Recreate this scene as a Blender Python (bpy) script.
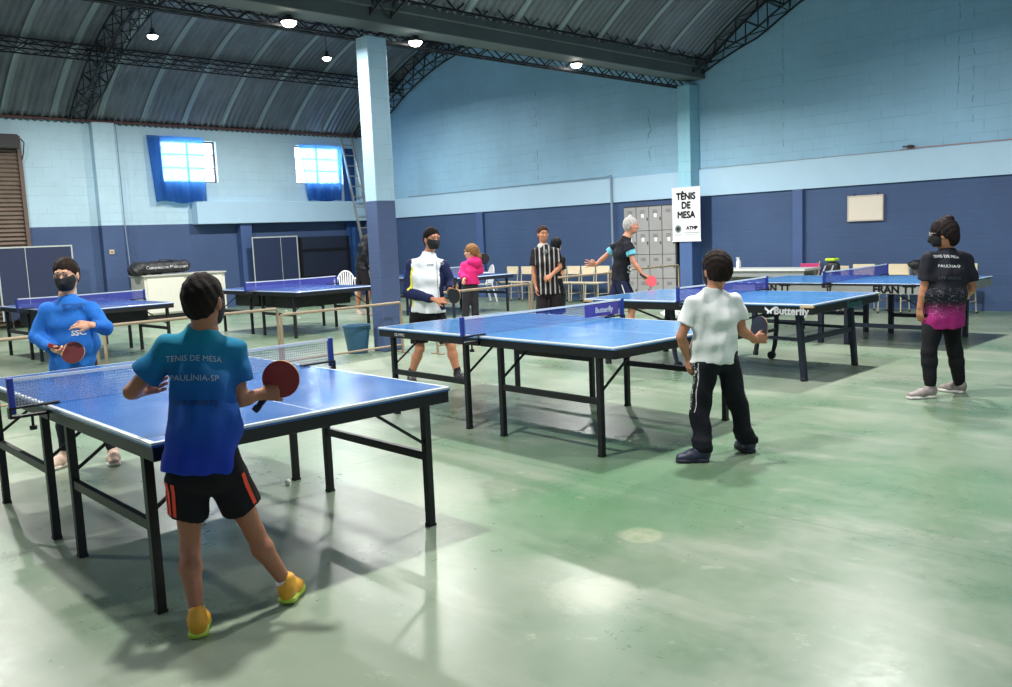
import bpy, math, random
import numpy as np
from mathutils import Vector, Matrix
from mathutils.bvhtree import BVHTree
random.seed(7)
SC = bpy.context.scene
for _o in list(bpy.data.objects): bpy.data.objects.remove(_o)
V = Vector
# ---------------------------------------------------------------- camera (room frame: X along the gable wall, Y towards it)
FPX, PITCH, ROLL, CAMH = 879.94, 0.122059, -0.0425, 1.513
CF = V((-0.71196, 0.70222, 0.0)); CR = V((0.70222, 0.71196, 0.0)); UP = V((0, 0, 1))
_fw = CF*math.cos(PITCH) - UP*math.sin(PITCH)
_u0 = CR.cross(_fw)
_rt = CR*math.cos(ROLL) + _u0*math.sin(ROLL)
_up = -CR*math.sin(ROLL) + _u0*math.cos(ROLL)
cam_data = bpy.data.cameras.new('camera'); cam = bpy.data.objects.new('camera', cam_data)
SC.collection.objects.link(cam); SC.camera = cam
cam_data.sensor_width = 36.0; cam_data.lens = FPX/1012*36.0; cam_data.clip_start = 0.05; cam_data.clip_end = 200
cam.matrix_world = Matrix(((_rt.x, _up.x, -_fw.x, 0), (_rt.y, _up.y, -_fw.y, 0), (_rt.z, _up.z, -_fw.z, CAMH), (0, 0, 0, 1)))
# ---------------------------------------------------------------- sky world, added fill lights, exposure
W = bpy.data.worlds.new('sky'); SC.world = W; W.use_nodes = True
bg = W.node_tree.nodes['Background']; bg.inputs[0].default_value = (0.80, 0.90, 1.0, 1); bg.inputs[1].default_value = 16.0
SC.view_settings.view_transform = 'Standard'; SC.view_settings.look = 'None'
SC.view_settings.gamma = 1.0; SC.view_settings.use_curve_mapping = False; SC.view_settings.exposure = 0.0
LAMP_W = 126.0            # each hanging lamp
# added fill lights just inside the closed back and right walls
def area(name, loc, look, sx, sy, watts, col):
    l = bpy.data.lights.new(name, 'AREA'); l.shape = 'RECTANGLE'; l.size = sx; l.size_y = sy; l.energy = watts; l.color = col
    o = bpy.data.objects.new(name, l); SC.collection.objects.link(o); o.location = loc
    o.rotation_euler = (V(look)-V(loc)).to_track_quat('-Z', 'Y').to_euler(); return o
area('fill_light_back', (-3.0, -3.9, 2.0), (-5.0, 6.0, 1.2), 4.6, 3.4, 36, (0.93, 0.97, 1.0))
area('fill_light_side', (1.6, 4.0, 2.0), (-6.0, 6.5, 1.0), 5.0, 3.2, 44, (0.93, 0.97, 1.0))
# ---------------------------------------------------------------- materials
def srgb(r, g, b):
    f = lambda c: (c/255/12.92) if c/255 <= 0.04045 else ((c/255+0.055)/1.055)**2.4
    return (f(r), f(g), f(b), 1)
def newmat(name):
    m = bpy.data.materials.new(name); m.use_nodes = True
    nt = m.node_tree; return m, nt, nt.nodes['Principled BSDF']
def N(nt, typ, **kw):
    n = nt.nodes.new(typ)
    for k, v in kw.items(): setattr(n, k, v)
    return n
def mth(nt, op, a, b=None, c=None):
    n = nt.nodes.new('ShaderNodeMath'); n.operation = op
    for i, x in enumerate((a, b, c)):
        if x is None: continue
        if isinstance(x, (int, float)): n.inputs[i].default_value = x
        else: nt.links.new(x, n.inputs[i])
    return n.outputs[0]
def mixc(nt, fac, a, b):
    n = nt.nodes.new('ShaderNodeMix'); n.data_type = 'RGBA'
    for s, x in ((n.inputs[0], fac), (n.inputs[6], a), (n.inputs[7], b)):
        if isinstance(x, (int, float, tuple)): s.default_value = x
        else: nt.links.new(x, s)
    return n.outputs[2]
def objxyz(nt):
    t = N(nt, 'ShaderNodeTexCoord'); s = N(nt, 'ShaderNodeSeparateXYZ'); nt.links.new(t.outputs['Object'], s.inputs[0])
    return t.outputs['Object'], s.outputs[0], s.outputs[1], s.outputs[2]
def noise(nt, vec, scale, detail=3, rough=.5):
    n = N(nt, 'ShaderNodeTexNoise'); n.inputs['Scale'].default_value = scale; n.inputs['Detail'].default_value = detail
    n.inputs['Roughness'].default_value = rough
    if vec is not None: nt.links.new(vec, n.inputs['Vector'])
    return n.outputs['Fac']
def rng(nt, x, a, b, c=0., d=1.):
    n = N(nt, 'ShaderNodeMapRange'); nt.links.new(x, n.inputs[0])
    for i, v in enumerate((a, b, c, d)): n.inputs[i+1].default_value = v
    return n.outputs[0]
def scalev(nt, vec, s):
    n = N(nt, 'ShaderNodeMapping'); nt.links.new(vec, n.inputs[0]); n.inputs['Scale'].default_value = s; return n.outputs[0]
def bump(nt, bs, h, strength=.2, dist=.01):
    n = N(nt, 'ShaderNodeBump'); n.inputs['Strength'].default_value = strength; n.inputs['Distance'].default_value = dist
    nt.links.new(h, n.inputs['Height']); nt.links.new(n.outputs[0], bs.inputs['Normal'])
_mc = {}
def mat(name, rgb, rough=.6, metal=0., var=.08, nscale=8, bmp=0., emit=0., coat=0.):
    """plain paint / cloth / plastic with a little procedural variation"""
    if name in _mc: return _mc[name]
    m, nt, b = newmat(name); c = srgb(*rgb)
    vec, x, y, z = objxyz(nt); n = noise(nt, vec, nscale)
    dk = tuple(v*(1-var) for v in c[:3])+(1,); lt = tuple(min(1, v*(1+var)) for v in c[:3])+(1,)
    nt.links.new(mixc(nt, n, dk, lt), b.inputs['Base Color'])
    b.inputs['Roughness'].default_value = rough; b.inputs['Metallic'].default_value = metal
    if coat: b.inputs['Coat Weight'].default_value = coat
    if bmp: bump(nt, b, n, bmp, .01)
    if emit: b.inputs['Emission Color'].default_value = c; b.inputs['Emission Strength'].default_value = emit
    _mc[name] = m; return m
# ---------------------------------------------------------------- mesh helpers
def link(o, parent=None):
    SC.collection.objects.link(o)
    if parent is not None: o.parent = parent
    return o
def tag(o, label=None, cat=None, group=None, kind=None):
    if label: o['label'] = label
    if cat: o['category'] = cat
    if group: o['group'] = group
    if kind: o['kind'] = kind
    return o
def root(name, loc, rz, label, cat, group=None):
    o = bpy.data.objects.new(name, None); SC.collection.objects.link(o); o.empty_display_size = .1
    o.location = loc; o.rotation_euler = (0, 0, rz); return tag(o, label, cat, group)
class MB:
    def __init__(s): s.v = []; s.f = []
    def add(s, vs, fs):
        b = len(s.v); s.v += [tuple(v) for v in vs]; s.f += [tuple(i+b for i in f) for f in fs]; return s
    def box(s, x0, x1, y0, y1, z0, z1):
        return s.add([(x, y, z) for z in (z0, z1) for y in (y0, y1) for x in (x0, x1)],
                     [(0, 2, 3, 1), (4, 5, 7, 6), (0, 1, 5, 4), (2, 6, 7, 3), (0, 4, 6, 2), (1, 3, 7, 5)])
    def bar(s, a, b, w, h, up=(0, 0, 1)):
        a = V(a); b = V(b); d = (b-a).normalized(); u = V(up)
        if abs(d.dot(u)) > .98: u = V((1, 0, 0))
        x = d.cross(u).normalized()*w/2; y = x.normalized().cross(d).normalized()*h/2
        return s.add([a-x-y, a+x-y, a+x+y, a-x+y, b-x-y, b+x-y, b+x+y, b-x+y],
                     [(0, 3, 2, 1), (4, 5, 6, 7), (0, 1, 5, 4), (1, 2, 6, 5), (2, 3, 7, 6), (3, 0, 4, 7)])
    def tube(s, pts, r, n=8, caps=True):
        pts = [V(p) for p in pts]; rs = r if isinstance(r, (list, tuple)) else [r]*len(pts)
        b = len(s.v); prev = None
        for i, p in enumerate(pts):
            d = (pts[min(i+1, len(pts)-1)]-pts[max(i-1, 0)]).normalized()
            if prev is None: prev = d.orthogonal().normalized()
            prev = (prev-d*prev.dot(d)).normalized(); q = d.cross(prev)
            for k in range(n):
                t = 2*math.pi*k/n; s.v.append(tuple(p+(prev*math.cos(t)+q*math.sin(t))*rs[i]))
        for i in range(len(pts)-1):
            for k in range(n):
                a0 = b+i*n+k; a1 = b+i*n+(k+1) % n; s.f.append((a0, a1, a1+n, a0+n))
        if caps:
            s.f.append(tuple(b+k for k in range(n))[::-1]); s.f.append(tuple(b+(len(pts)-1)*n+k for k in range(n)))
        return s
    def lathe(s, prof, c=(0, 0, 0), n=20):
        b = len(s.v)
        for r, z in prof:
            for k in range(n):
                t = 2*math.pi*k/n; s.v.append((c[0]+r*math.cos(t), c[1]+r*math.sin(t), c[2]+z))
        for i in range(len(prof)-1):
            for k in range(n):
                a0 = b+i*n+k; a1 = b+i*n+(k+1) % n; s.f.append((a0, a1, a1+n, a0+n))
        s.f.append(tuple(b+k for k in range(n))[::-1]); s.f.append(tuple(b+(len(prof)-1)*n+k for k in range(n)))
        return s
    def build(s, name, m, parent=None, bevel=0., smooth=False):
        me = bpy.data.meshes.new(name); me.from_pydata(s.v, [], s.f); me.update()
        if isinstance(m, (list, tuple)):
            for q in m: me.materials.append(q)
        else: me.materials.append(m)
        if smooth: me.shade_smooth()
        o = link(bpy.data.objects.new(name, me), parent)
        if bevel:
            md = o.modifiers.new('bevel', 'BEVEL'); md.width = bevel; md.segments = 2; md.limit_method = 'ANGLE'
        if smooth and len(s.f) < 4000:
            try: me.set_sharp_from_angle(angle=math.radians(40))
            except Exception: pass
        return o
def copy_tree(o, parent=None):
    c = o.copy(); SC.collection.objects.link(c); c.parent = parent
    for ch in list(o.children): copy_tree(ch, c)
    return c
def relabel(o, loc, rz, label): o.location = loc; o.rotation_euler = (0, 0, rz); o['label'] = label; return o
def text_mb(body, size, bold=0.):
    """2-D letters as verts/faces, centred on the origin"""
    cu = bpy.data.curves.new('t', 'FONT'); cu.body = body; cu.size = size; cu.align_x = 'CENTER'; cu.align_y = 'CENTER'; cu.offset = bold
    cu.resolution_u = 3
    ob = bpy.data.objects.new('t', cu); SC.collection.objects.link(ob)
    dg = bpy.context.evaluated_depsgraph_get(); me = bpy.data.meshes.new_from_object(ob.evaluated_get(dg))
    vs = [v.co.copy() for v in me.vertices]; fs = [tuple(p.vertices) for p in me.polygons]
    bpy.data.objects.remove(ob); bpy.data.curves.remove(cu); bpy.data.meshes.remove(me); return vs, fs
def place_text(body, size, org, ex, ey, m, name, parent, bold=0., bvh=None, ray=None, off=.002, arc=0., sx=1.):
    vs, fs = text_mb(body, size)
    if bold:      # heavier strokes: the letters laid over themselves with tiny shifts
        k_ = len(vs); o_ = ((-1, 0), (1, 0), (0, 1), (0, -1)); vs = [V((v.x+a*bold, v.y+b*bold, 0)) for a, b in o_ for v in vs]; fs = [tuple(i+k_*q for i in f) for q in range(4) for f in fs]
    org = V(org); ex = V(ex).normalized(); ey = V(ey).normalized(); nrm = ex.cross(ey)
    out = []
    for v in vs:
        vx = v.x*sx
        p = org+ex*vx+ey*(v.y-arc*vx*vx)
        if bvh is not None:
            hit, hn, _, _ = bvh.ray_cast(p-V(ray)*.5, V(ray))
            if hit is not None: p = hit-V(ray)*off
        else: p = p+nrm*off
        out.append(p)
    return MB().add(out, fs).build(name, m, parent)
# ---------------------------------------------------------------- signed distance modelling (bodies, clothes)
def A(v): return np.array(v, dtype=np.float64)
def prim_d(P, q):
    t = q[0]
    if t == 'c' or t == 'f':            # tapered capsule, 'f' = flat far end
        a, b, ra, rb = A(q[1]), A(q[2]), q[3], q[4]; ab = b-a; L2 = ab@ab; T = (P-a)@ab/L2
        if t == 'f': Tc = np.clip(T, 0, 1.5)
        else: Tc = np.clip(T, 0, 1)
        d = np.linalg.norm(P-a-Tc[:, None]*ab, axis=1)-(ra+(rb-ra)*np.clip(Tc, 0, 1))
        if t == 'f': d = np.maximum(d, (T-1)*math.sqrt(L2))
        return d
    if t == 'e' or t == 'g':            # elliptical tapered capsule (a,b,(ra_side,ra_deep),(rb_side,rb_deep),side), 'g' flat far end
        a, b, ra, rb, sd = A(q[1]), A(q[2]), q[3], q[4], A(q[5]); ab = b-a; L = math.sqrt(ab@ab); ax = ab/L
        sd = sd-ax*(sd@ax); sd = sd/np.linalg.norm(sd); dp = np.cross(ax, sd)
        R = P-a; T = R@ax/L; Tc = np.clip(T, 0, 1.6 if t == 'g' else 1); u = np.clip(Tc, 0, 1)
        rs = ra[0]+(rb[0]-ra[0])*u; rd = ra[1]+(rb[1]-ra[1])*u; over = (T-Tc)*L; m = np.minimum(rs, rd)
        d = (np.sqrt(((R@sd)/rs)**2+((R@dp)/rd)**2+(over/(m*.8))**2)-1)*m
        if t == 'g': d = np.maximum(d, (T-1)*L)
        return d
    if t == 's':                        # ellipsoid centre, radii, axes(3x3 rows)
        R = P-A(q[1])
        ax = A(q[3]) if len(q) > 3 and q[3] is not None else np.eye(3)
        r = A(q[2]); k = R@ax.T; return (np.sqrt(((k/r)**2).sum(1))-1)*r.min()
    if t == 'b':                        # rounded box centre, half sizes, axes rows, radius
        ax = A(q[3]); k = np.abs((P-A(q[1]))@ax.T)-A(q[2])+q[4]
        return np.linalg.norm(np.maximum(k, 0), axis=1)+np.minimum(k.max(1), 0)-q[4]
def sdf(P, prims):
    d = np.full(len(P), 9.0)
    for q, k, op in prims:
        if op == 'plane': d = np.maximum(d, (P-A(q[0]))@A(q[1])); continue
        if op == 'wave':
            d = d+q[0]*(np.sin(P@A(q[1])+1.3)*np.sin(P@A(q[2])+.4)); continue
        e = prim_d(P, q)
        if op == 'cut':
            h = np.clip(.5-.5*(d+e)/k, 0, 1); d = d*(1-h)-e*h+k*h*(1-h); continue
        if op == 'and': d = np.maximum(d, e); continue
        h = np.clip(.5+.5*(d-e)/k, 0, 1); d = d*(1-h)+e*h-k*h*(1-h)
    return d
def pr(q, k=.02, op='add'): return (q, k, op)
def bounds(prims):
    lo = np.full(3, 9e9); hi = -lo
    for q, k, op in prims:
        if op != 'add': continue
        if q[0] in 'cfeg':
            r = np.max([np.max(q[3]), np.max(q[4])])*1.3+.03
            for p in (A(q[1]), A(q[2])): lo = np.minimum(lo, p-r); hi = np.maximum(hi, p+r)
        else:
            r = float(np.linalg.norm(q[2]) if q[0] == 'b' else np.max(q[2]))+.03; lo = np.minimum(lo, A(q[1])-r); hi = np.maximum(hi, A(q[1])+r)
    return lo, hi
def sdf_mesh(prims, h):
    """surface nets on a sparse grid; returns verts, quads"""
    lo, hi = bounds(prims); B = 4
    nb = np.ceil((hi-lo)/(h*B)).astype(int)+1; n = nb*B+1
    cen = np.stack(np.meshgrid(*[lo[i]+(np.arange(nb[i])+.5)*B*h for i in range(3)], indexing='ij'), -1).reshape(-1, 3)
    dc = sdf(cen, prims).reshape(nb); G = np.empty(n)
    big = np.repeat(np.repeat(np.repeat(dc, B, 0), B, 1), B, 2)
    G[:-1, :-1, :-1] = big; G[-1] = 9; G[:, -1] = 9; G[:, :, -1] = 9
    nearb = np.abs(dc) < B*h*1.9
    m = np.zeros(n, bool); mb = np.repeat(np.repeat(np.repeat(nearb, B, 0), B, 1), B, 2)
    for dx in (0, 1):
        for dy in (0, 1):
            for dz in (0, 1): m[dx:dx+mb.shape[0], dy:dy+mb.shape[1], dz:dz+mb.shape[2]] |= mb
    idx = np.argwhere(m); G[m] = sdf(lo+idx*h, prims)
    ins = G < 0
    c = [(i, j, k) for i in (0, 1) for j in (0, 1) for k in (0, 1)]
    sl = lambda a, o: a[o[0]:a.shape[0]-1+o[0], o[1]:a.shape[1]-1+o[1], o[2]:a.shape[2]-1+o[2]]
    cnt = sum(sl(ins, o).astype(np.int8) for o in c); act = (cnt > 0) & (cnt < 8)
    cells = np.argwhere(act); vid = -np.ones(act.shape, np.int64); vid[act] = np.arange(len(cells))
    acc = np.zeros((len(cells), 3)); num = np.zeros(len(cells))
    g = [G[cells[:, 0]+o[0], cells[:, 1]+o[1], cells[:, 2]+o[2]] for o in c]
    for i in range(8):
        for j in range(i+1, 8):
            if sum(abs(c[i][k]-c[j][k]) for k in range(3)) != 1: continue
            x = (g[i] < 0) != (g[j] < 0); t = np.where(x, g[i]/(g[i]-g[j]+1e-12*(~x)), 0)
            t = np.clip(np.nan_to_num(t), 0, 1)
            p = A(c[i])+t[:, None]*(A(c[j])-A(c[i])); acc += p*x[:, None]; num += x
    verts = lo+(cells+acc/num[:, None])*h
    quads = []
    for ax in range(3):
        o1, o2 = [(1, 2), (2, 0), (0, 1)][ax]
        s0 = [slice(None)]*3; s1 = [slice(None)]*3; s0[ax] = slice(0, -1); s1[ax] = slice(1, None)
        e = ins[tuple(s0)] != ins[tuple(s1)]; q = np.argwhere(e)
        q = q[(q[:, o1] > 0) & (q[:, o2] > 0) & (q[:, o1] < act.shape[o1]) & (q[:, o2] < act.shape[o2]) & (q[:, ax] < act.shape[ax])]
        if not len(q): continue
        def at_(d1, d2):
            r = q.copy(); r[:, o1] -= d1; r[:, o2] -= d2; return vid[r[:, 0], r[:, 1], r[:, 2]]
        Q = np.stack([at_(1, 1), at_(0, 1), at_(0, 0), at_(1, 0)], 1)
        fl = ins[q[:, 0], q[:, 1], q[:, 2]]; Q[~fl] = Q[~fl][:, ::-1]; quads.append(Q[(Q >= 0).all(1)])
    return verts, np.concatenate(quads) if quads else np.zeros((0, 4), int)
def sdf_obj(name, parts, m, parent, base):
    """parts: list of (prims, h); one mesh, coordinates relative to base"""
    vs = []; fs = []; n = 0
    for prims, h in parts:
        v, f = sdf_mesh(prims, h); vs.append(v); fs.append(f+n); n += len(v)
    v = np.concatenate(vs)-A(base); f = np.concatenate(fs); w = v[f]
    if np.einsum('ij,ij->i', w[:, 0], np.cross(w[:, 1], w[:, 2])).sum() < 0: f = f[:, ::-1]
    me = bpy.data.meshes.new(name); me.from_pydata(v.tolist(), [], f.tolist()); me.update(); me.shade_smooth(); me.materials.append(m)
    return link(bpy.data.objects.new(name, me), parent)
# ================================================================ THE ROOM
WX, WY, RX, BY = -20.854, 15.229, 1.7, -4.0     # left wall, gable wall, right wall, back wall
VX, RAD, Z0 = -9.85, 7.95, -1.336               # valley between the two barrel vaults, roof radius and centre height
CX = (VX-5.5, VX+5.5)
def wallmat(name, up, low, zs, seed, dirt=.10):
    m, nt, b = newmat(name); vec, x, y, z = objxyz(nt)
    br = N(nt, 'ShaderNodeTexBrick'); br.inputs['Scale'].default_value = 1.0; br.inputs['Mortar Size'].default_value = .007
    br.inputs['Brick Width'].default_value = .40; br.inputs['Row Height'].default_value = .20; br.inputs['Mortar Smooth'].default_value = .6
    br.inputs['Color1'].default_value = (1, 1, 1, 1); br.inputs['Color2'].default_value = (.95, .95, .95, 1); br.inputs['Mortar'].default_value = (.0, .0, .0, 1)
    cb = N(nt, 'ShaderNodeCombineXYZ'); nt.links.new(mth(nt, 'ADD', x, y), cb.inputs[0]); nt.links.new(z, cb.inputs[1]); nt.links.new(cb.outputs[0], br.inputs['Vector'])
    big = noise(nt, vec, .7, 4, .6); st = noise(nt, scalev(nt, vec, (3, 3, .25)), 1.6, 4, .6); fine = noise(nt, vec, 22, 3)
    rows = noise(nt, scalev(nt, vec, (.8, .8, 5)), 1.7, 3)
    hi = mixc(nt, rng(nt, big, .3, .7), tuple(v*.90 for v in up[:3])+(1,), tuple(min(1, v*1.08) for v in up[:3])+(1,))
    lo = mixc(nt, rng(nt, big, .3, .7), tuple(v*.88 for v in low[:3])+(1,), tuple(v*1.10 for v in low[:3])+(1,))
    base = mixc(nt, mth(nt, 'GREATER_THAN', z, zs), lo, hi)
    mor = mth(nt, 'MULTIPLY', mth(nt, 'SUBTRACT', 1.0, br.outputs['Fac']), 1.0)
    grime = mth(nt, 'MULTIPLY', mth(nt, 'MULTIPLY', br.outputs['Fac'], rng(nt, rows, .40, .62)), .48)
    grime = mth(nt, 'ADD', grime, mth(nt, 'MULTIPLY', rng(nt, st, .52, .78), dirt))
    dark = mixc(nt, .55, base, (.07, .11, .14, 1))
    nt.links.new(mixc(nt, grime, base, dark), b.inputs['Base Color'])
    b.inputs['Roughness'].default_value = .55; b.inputs['Specular IOR Level'].default_value = .35
    bump(nt, b, mth(nt, 'ADD', mth(nt, 'MULTIPLY', mor, .5), mth(nt, 'MULTIPLY', fine, .25)), .35, .012)
    return m
LB = srgb(152, 194, 220); LB2 = srgb(184, 214, 230); NB = srgb(64, 86, 124); NB2 = srgb(70, 90, 128)
M_w2 = wallmat('gable_wall_paint', LB, NB, 2.12, 1, .12); M_w1 = wallmat('window_wall_paint', LB2, NB2, 2.12, 2, .08)
M_beam = mat('light_blue_beam_paint', (176, 208, 230), .55, var=.06, nscale=3); M_navy = mat('blue_pilaster_paint', (68, 92, 138), .5, var=.08, nscale=3)
M_colmat = wallmat('pillar_paint', srgb(170, 204, 224), srgb(78, 94, 132), 2.05, 3, .05)
def struct(o, label=None): o['kind'] = 'structure'; return o
# ---- floor: worn green painted concrete
def floormat():
    m, nt, b = newmat('worn_green_floor_paint'); vec, x, y, z = objxyz(nt)
    n1 = noise(nt, vec, .28, 5, .55); n2 = noise(nt, vec, 1.1, 6, .62); n3 = noise(nt, scalev(nt, vec, (.4, 1.6, 1)), 1.8, 5, .6); fine = noise(nt, vec, 14, 4, .7)
    g1 = srgb(92, 120, 94); g2 = srgb(132, 143, 125); g3 = srgb(156, 160, 147)
    w = rng(nt, mth(nt, 'ADD', mth(nt, 'MULTIPLY', n1, .6), mth(nt, 'MULTIPLY', n2, .4)), .40, .60)
    c = mixc(nt, w, g1, g2)
    c = mixc(nt, mth(nt, 'MULTIPLY', rng(nt, n3, .52, .72), .6), c, g3)
    sc = noise(nt, vec, 6, 6, .75); c = mixc(nt, mth(nt, 'MULTIPLY', rng(nt, sc, .60, .72), .40), c, srgb(184, 188, 168))
    # bare rounded patch and a dark joint
    def blob(px, py, r, soft, wob=.06):
        dx = mth(nt, 'SUBTRACT', x, px); dy = mth(nt, 'SUBTRACT', y, py)
        d = mth(nt, 'SQRT', mth(nt, 'ADD', mth(nt, 'MULTIPLY', dx, dx), mth(nt, 'MULTIPLY', dy, dy)))
        d = mth(nt, 'ADD', d, mth(nt, 'MULTIPLY', mth(nt, 'SUBTRACT', sc, .5), wob*3)); return rng(nt, d, r, r+soft, 1, 0)
    c = mixc(nt, mth(nt, 'MULTIPLY', blob(-2.581, 3.429, .10, .02), .8), c, srgb(168, 168, 146))
    c = mixc(nt, mth(nt, 'MULTIPLY', blob(-2.30, 2.72, .10, .12, .15), .5), c, srgb(170, 176, 156))
    for gx, gy, gr in ((-2.9, 4.1, .55), (-1.9, 4.9, .5), (-3.1, 3.3, .35)):
        c = mixc(nt, mth(nt, 'MULTIPLY', blob(gx, gy, gr, .35, .35), .5), c, srgb(84, 124, 88))
    for jx in (-4.95, .6):
        c = mixc(nt, mth(nt, 'MULTIPLY', mth(nt, 'LESS_THAN', mth(nt, 'ABSOLUTE', mth(nt, 'SUBTRACT', x, jx)), .006), .5), c, srgb(60, 74, 62))
    for jy in (-.8, 4.1, 9.8):
        c = mixc(nt, mth(nt, 'MULTIPLY', mth(nt, 'LESS_THAN', mth(nt, 'ABSOLUTE', mth(nt, 'SUBTRACT', y, jy)), .005), .4), c, srgb(60, 74, 62))
    nt.links.new(c, b.inputs['Base Color'])
    r = rng(nt, mth(nt, 'ADD', mth(nt, 'MULTIPLY', n2, .6), mth(nt, 'MULTIPLY', fine, .4)), .3, .7, .22, .42)
    nt.links.new(r, b.inputs['Roughness']); b.inputs['Specular IOR Level'].default_value = .5
    bump(nt, b, mth(nt, 'ADD', mth(nt, 'MULTIPLY', n2, .7), mth(nt, 'MULTIPLY', fine, .12)), .10, .02)
    return m
struct(MB().box(WX-.3, RX+.3, BY-.3, WY+.3, -.2, 0).build('floor', floormat()))
# ---- walls
def zroof(x):
    c = CX[0] if x < VX else CX[1]; return Z0+math.sqrt(max(RAD*RAD-(x-c)**2, 0))
def gable(name, y0, y1, m, hole=None):
    mb = MB(); n = 64; xs = [WX-.3+(RX+.3-WX+.3)*i/n for i in range(n+1)]
    if hole: xs = sorted(set([x for x in xs if not hole[0] < x < hole[1]]+[hole[0], hole[1]]))
    for a, b in zip(xs[:-1], xs[1:]):
        za = zroof(max(a, WX)) ; zb = zroof(max(b, WX)); za = min(za, 7); zb = min(zb, 7)
        z0 = hole[2] if hole and hole[0] <= a < hole[1] else 0
        v = [(a, y0, z0), (b, y0, z0), (b, y1, z0), (a, y1, z0), (a, y0, za+.1), (b, y0, zb+.1), (b, y1, zb+.1), (a, y1, za+.1)]
        mb.add(v, [(0, 3, 2, 1), (4, 5, 6, 7), (0, 1, 5, 4), (1, 2, 6, 5), (2, 3, 7, 6), (3, 0, 4, 7)])
    return struct(mb.build(name, m))
gable('wall_gable', WY, WY+.2, M_w2)
gable('wall_back', BY-.2, BY, M_w2)
WIN = [(9.32, 10.72, 3.12, 4.13), (12.97, 14.45, 3.12, 4.13)]
mb = MB(); ys = [BY-.2, 3.4, 6.2, WIN[0][0], WIN[0][1], WIN[1][0], WIN[1][1], WY+.2]
for a, b in zip(ys[:-1], ys[1:]):
    if (a, b) in ((WIN[0][0], WIN[0][1]), (WIN[1][0], WIN[1][1])): mb.box(WX-.2, WX, a, b, 0, 3.12); mb.box(WX-.2, WX, a, b, 4.13, 4.5)
    elif a == 3.4: mb.box(WX-.2, WX, a, b, 4.07, 4.5)
    else: mb.box(WX-.2, WX, a, b, 0, 4.5)
struct(mb.build('wall_left', M_w1))
struct(MB().box(RX, RX+.2, BY-.2, WY+.2, 0, 4.6).build('wall_right', M_w1))
# ring beams and pilasters
struct(MB().box(WX+.3, RX, WY-.045, WY, 2.12, 2.63).build('trim_1', M_beam))
struct(MB().box(WX, WX+.30, 9.95, WY-.05, 2.10, 2.64).build('trim_2', M_beam, bevel=.01))
struct(MB().box(WX, WX+.20, 7.70, 8.20, 0, 4.42).build('trim_3', M_w1, bevel=.012))
struct(MB().box(WX, WX+.22, 11.10, 11.42, 0, 2.10).build('trim_4', M_navy, bevel=.01))
struct(MB().box(-16.27, -16.02, WY-.07, WY, 0, 2.12).build('trim_5', M_navy, bevel=.01))
struct(MB().box(-7.80, -7.60, WY-.07, WY, 0, 2.12).build('trim_6', M_navy, bevel=.01))
struct(MB().box(WX, WX+.20, 15.0, WY-.05, 0, 4.42).build('trim_7', M_w1))
M_rust = mat('rusty_red_brick_edge', (112, 76, 76), .9, var=.5, nscale=25, bmp=.5)
rb = MB().box(WX, WX+.10, BY, WY-.02, 4.43, 4.47)
y = BY+.1
while y < WY-.2: rb.box(WX+.10, WX+.135, y, y+.13, 4.435, 4.465); y += .19
struct(rb.build('trim_8', M_rust))
# cracks and patches of the gable wall (thin raised fillets of mortar)
M_crk = mat('dark_wall_crack', (48, 66, 78), .9)
mb = MB(); rr = random.Random(3)
for x0, z1, z0, st in ((-10.96, 3.95, 2.95, .05), (-14.14, 4.85, 2.8, .02), (-8.0, 5.1, 2.8, .015), (-5.02, 4.9, 2.9, .015), (-4.80, 4.7, 2.95, .015)):
    z = z1; x = x0
    while z > z0:
        dz = rr.uniform(.04, .12); nx = x0+rr.uniform(-st, st); w = rr.uniform(.002, .010 if st > .03 else .006)
        if rr.random() < (.9 if st > .03 else .45): mb.bar((x, WY-.001, z), (nx, WY-.001, z-dz), w, .004, up=(0, 1, 0))
        x = nx; z -= dz
struct(mb.build('trim_9', M_crk))
# ---- pillar standing under the valley and its twin against the gable wall
pl = MB().box(-9.925, -9.675, 7.215, 7.535, 0, 4.2).build('pillar', M_colmat, bevel=.012); struct(pl)
pl2 = MB().box(-10.07, -9.78, WY-.33, WY, 0, 4.26).build('pillar', wallmat('wall_pillar_paint', srgb(150, 200, 220), srgb(74, 100, 148), 2.12, 5, .05), bevel=.012); struct(pl2)
# ---- roof: two corrugated barrel vaults
def roofmat():
    m, nt, b = newmat('weathered_corrugated_roof'); vec, x, y, z = objxyz(nt)
    sh = mth(nt, 'DIVIDE', y, .98); fl = mth(nt, 'FLOOR', sh); fr = mth(nt, 'FRACT', sh)
    wn = N(nt, 'ShaderNodeTexWhiteNoise'); wn.noise_dimensions = '1D'; nt.links.new(fl, wn.inputs['W'])
    n = noise(nt, scalev(nt, vec, (1, 3, 1)), 1.2, 4, .6)
    c = mixc(nt, wn.outputs['Value'], srgb(104, 110, 120), srgb(126, 132, 142))
    c = mixc(nt, rng(nt, n, .35, .7), c, srgb(90, 95, 104))
    lap = mth(nt, 'LESS_THAN', fr, .13); c = mixc(nt, mth(nt, 'MULTIPLY', lap, .55), c, srgb(168, 184, 190))
    dl = mth(nt, 'GREATER_THAN', fr, .975); c = mixc(nt, mth(nt, 'MULTIPLY', dl, .6), c, srgb(40, 44, 48))
    nt.links.new(c, b.inputs['Base Color']); b.inputs['Roughness'].default_value = .38; b.inputs['Metallic'].default_value = .35
    return m
M_roof = roofmat()
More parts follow.
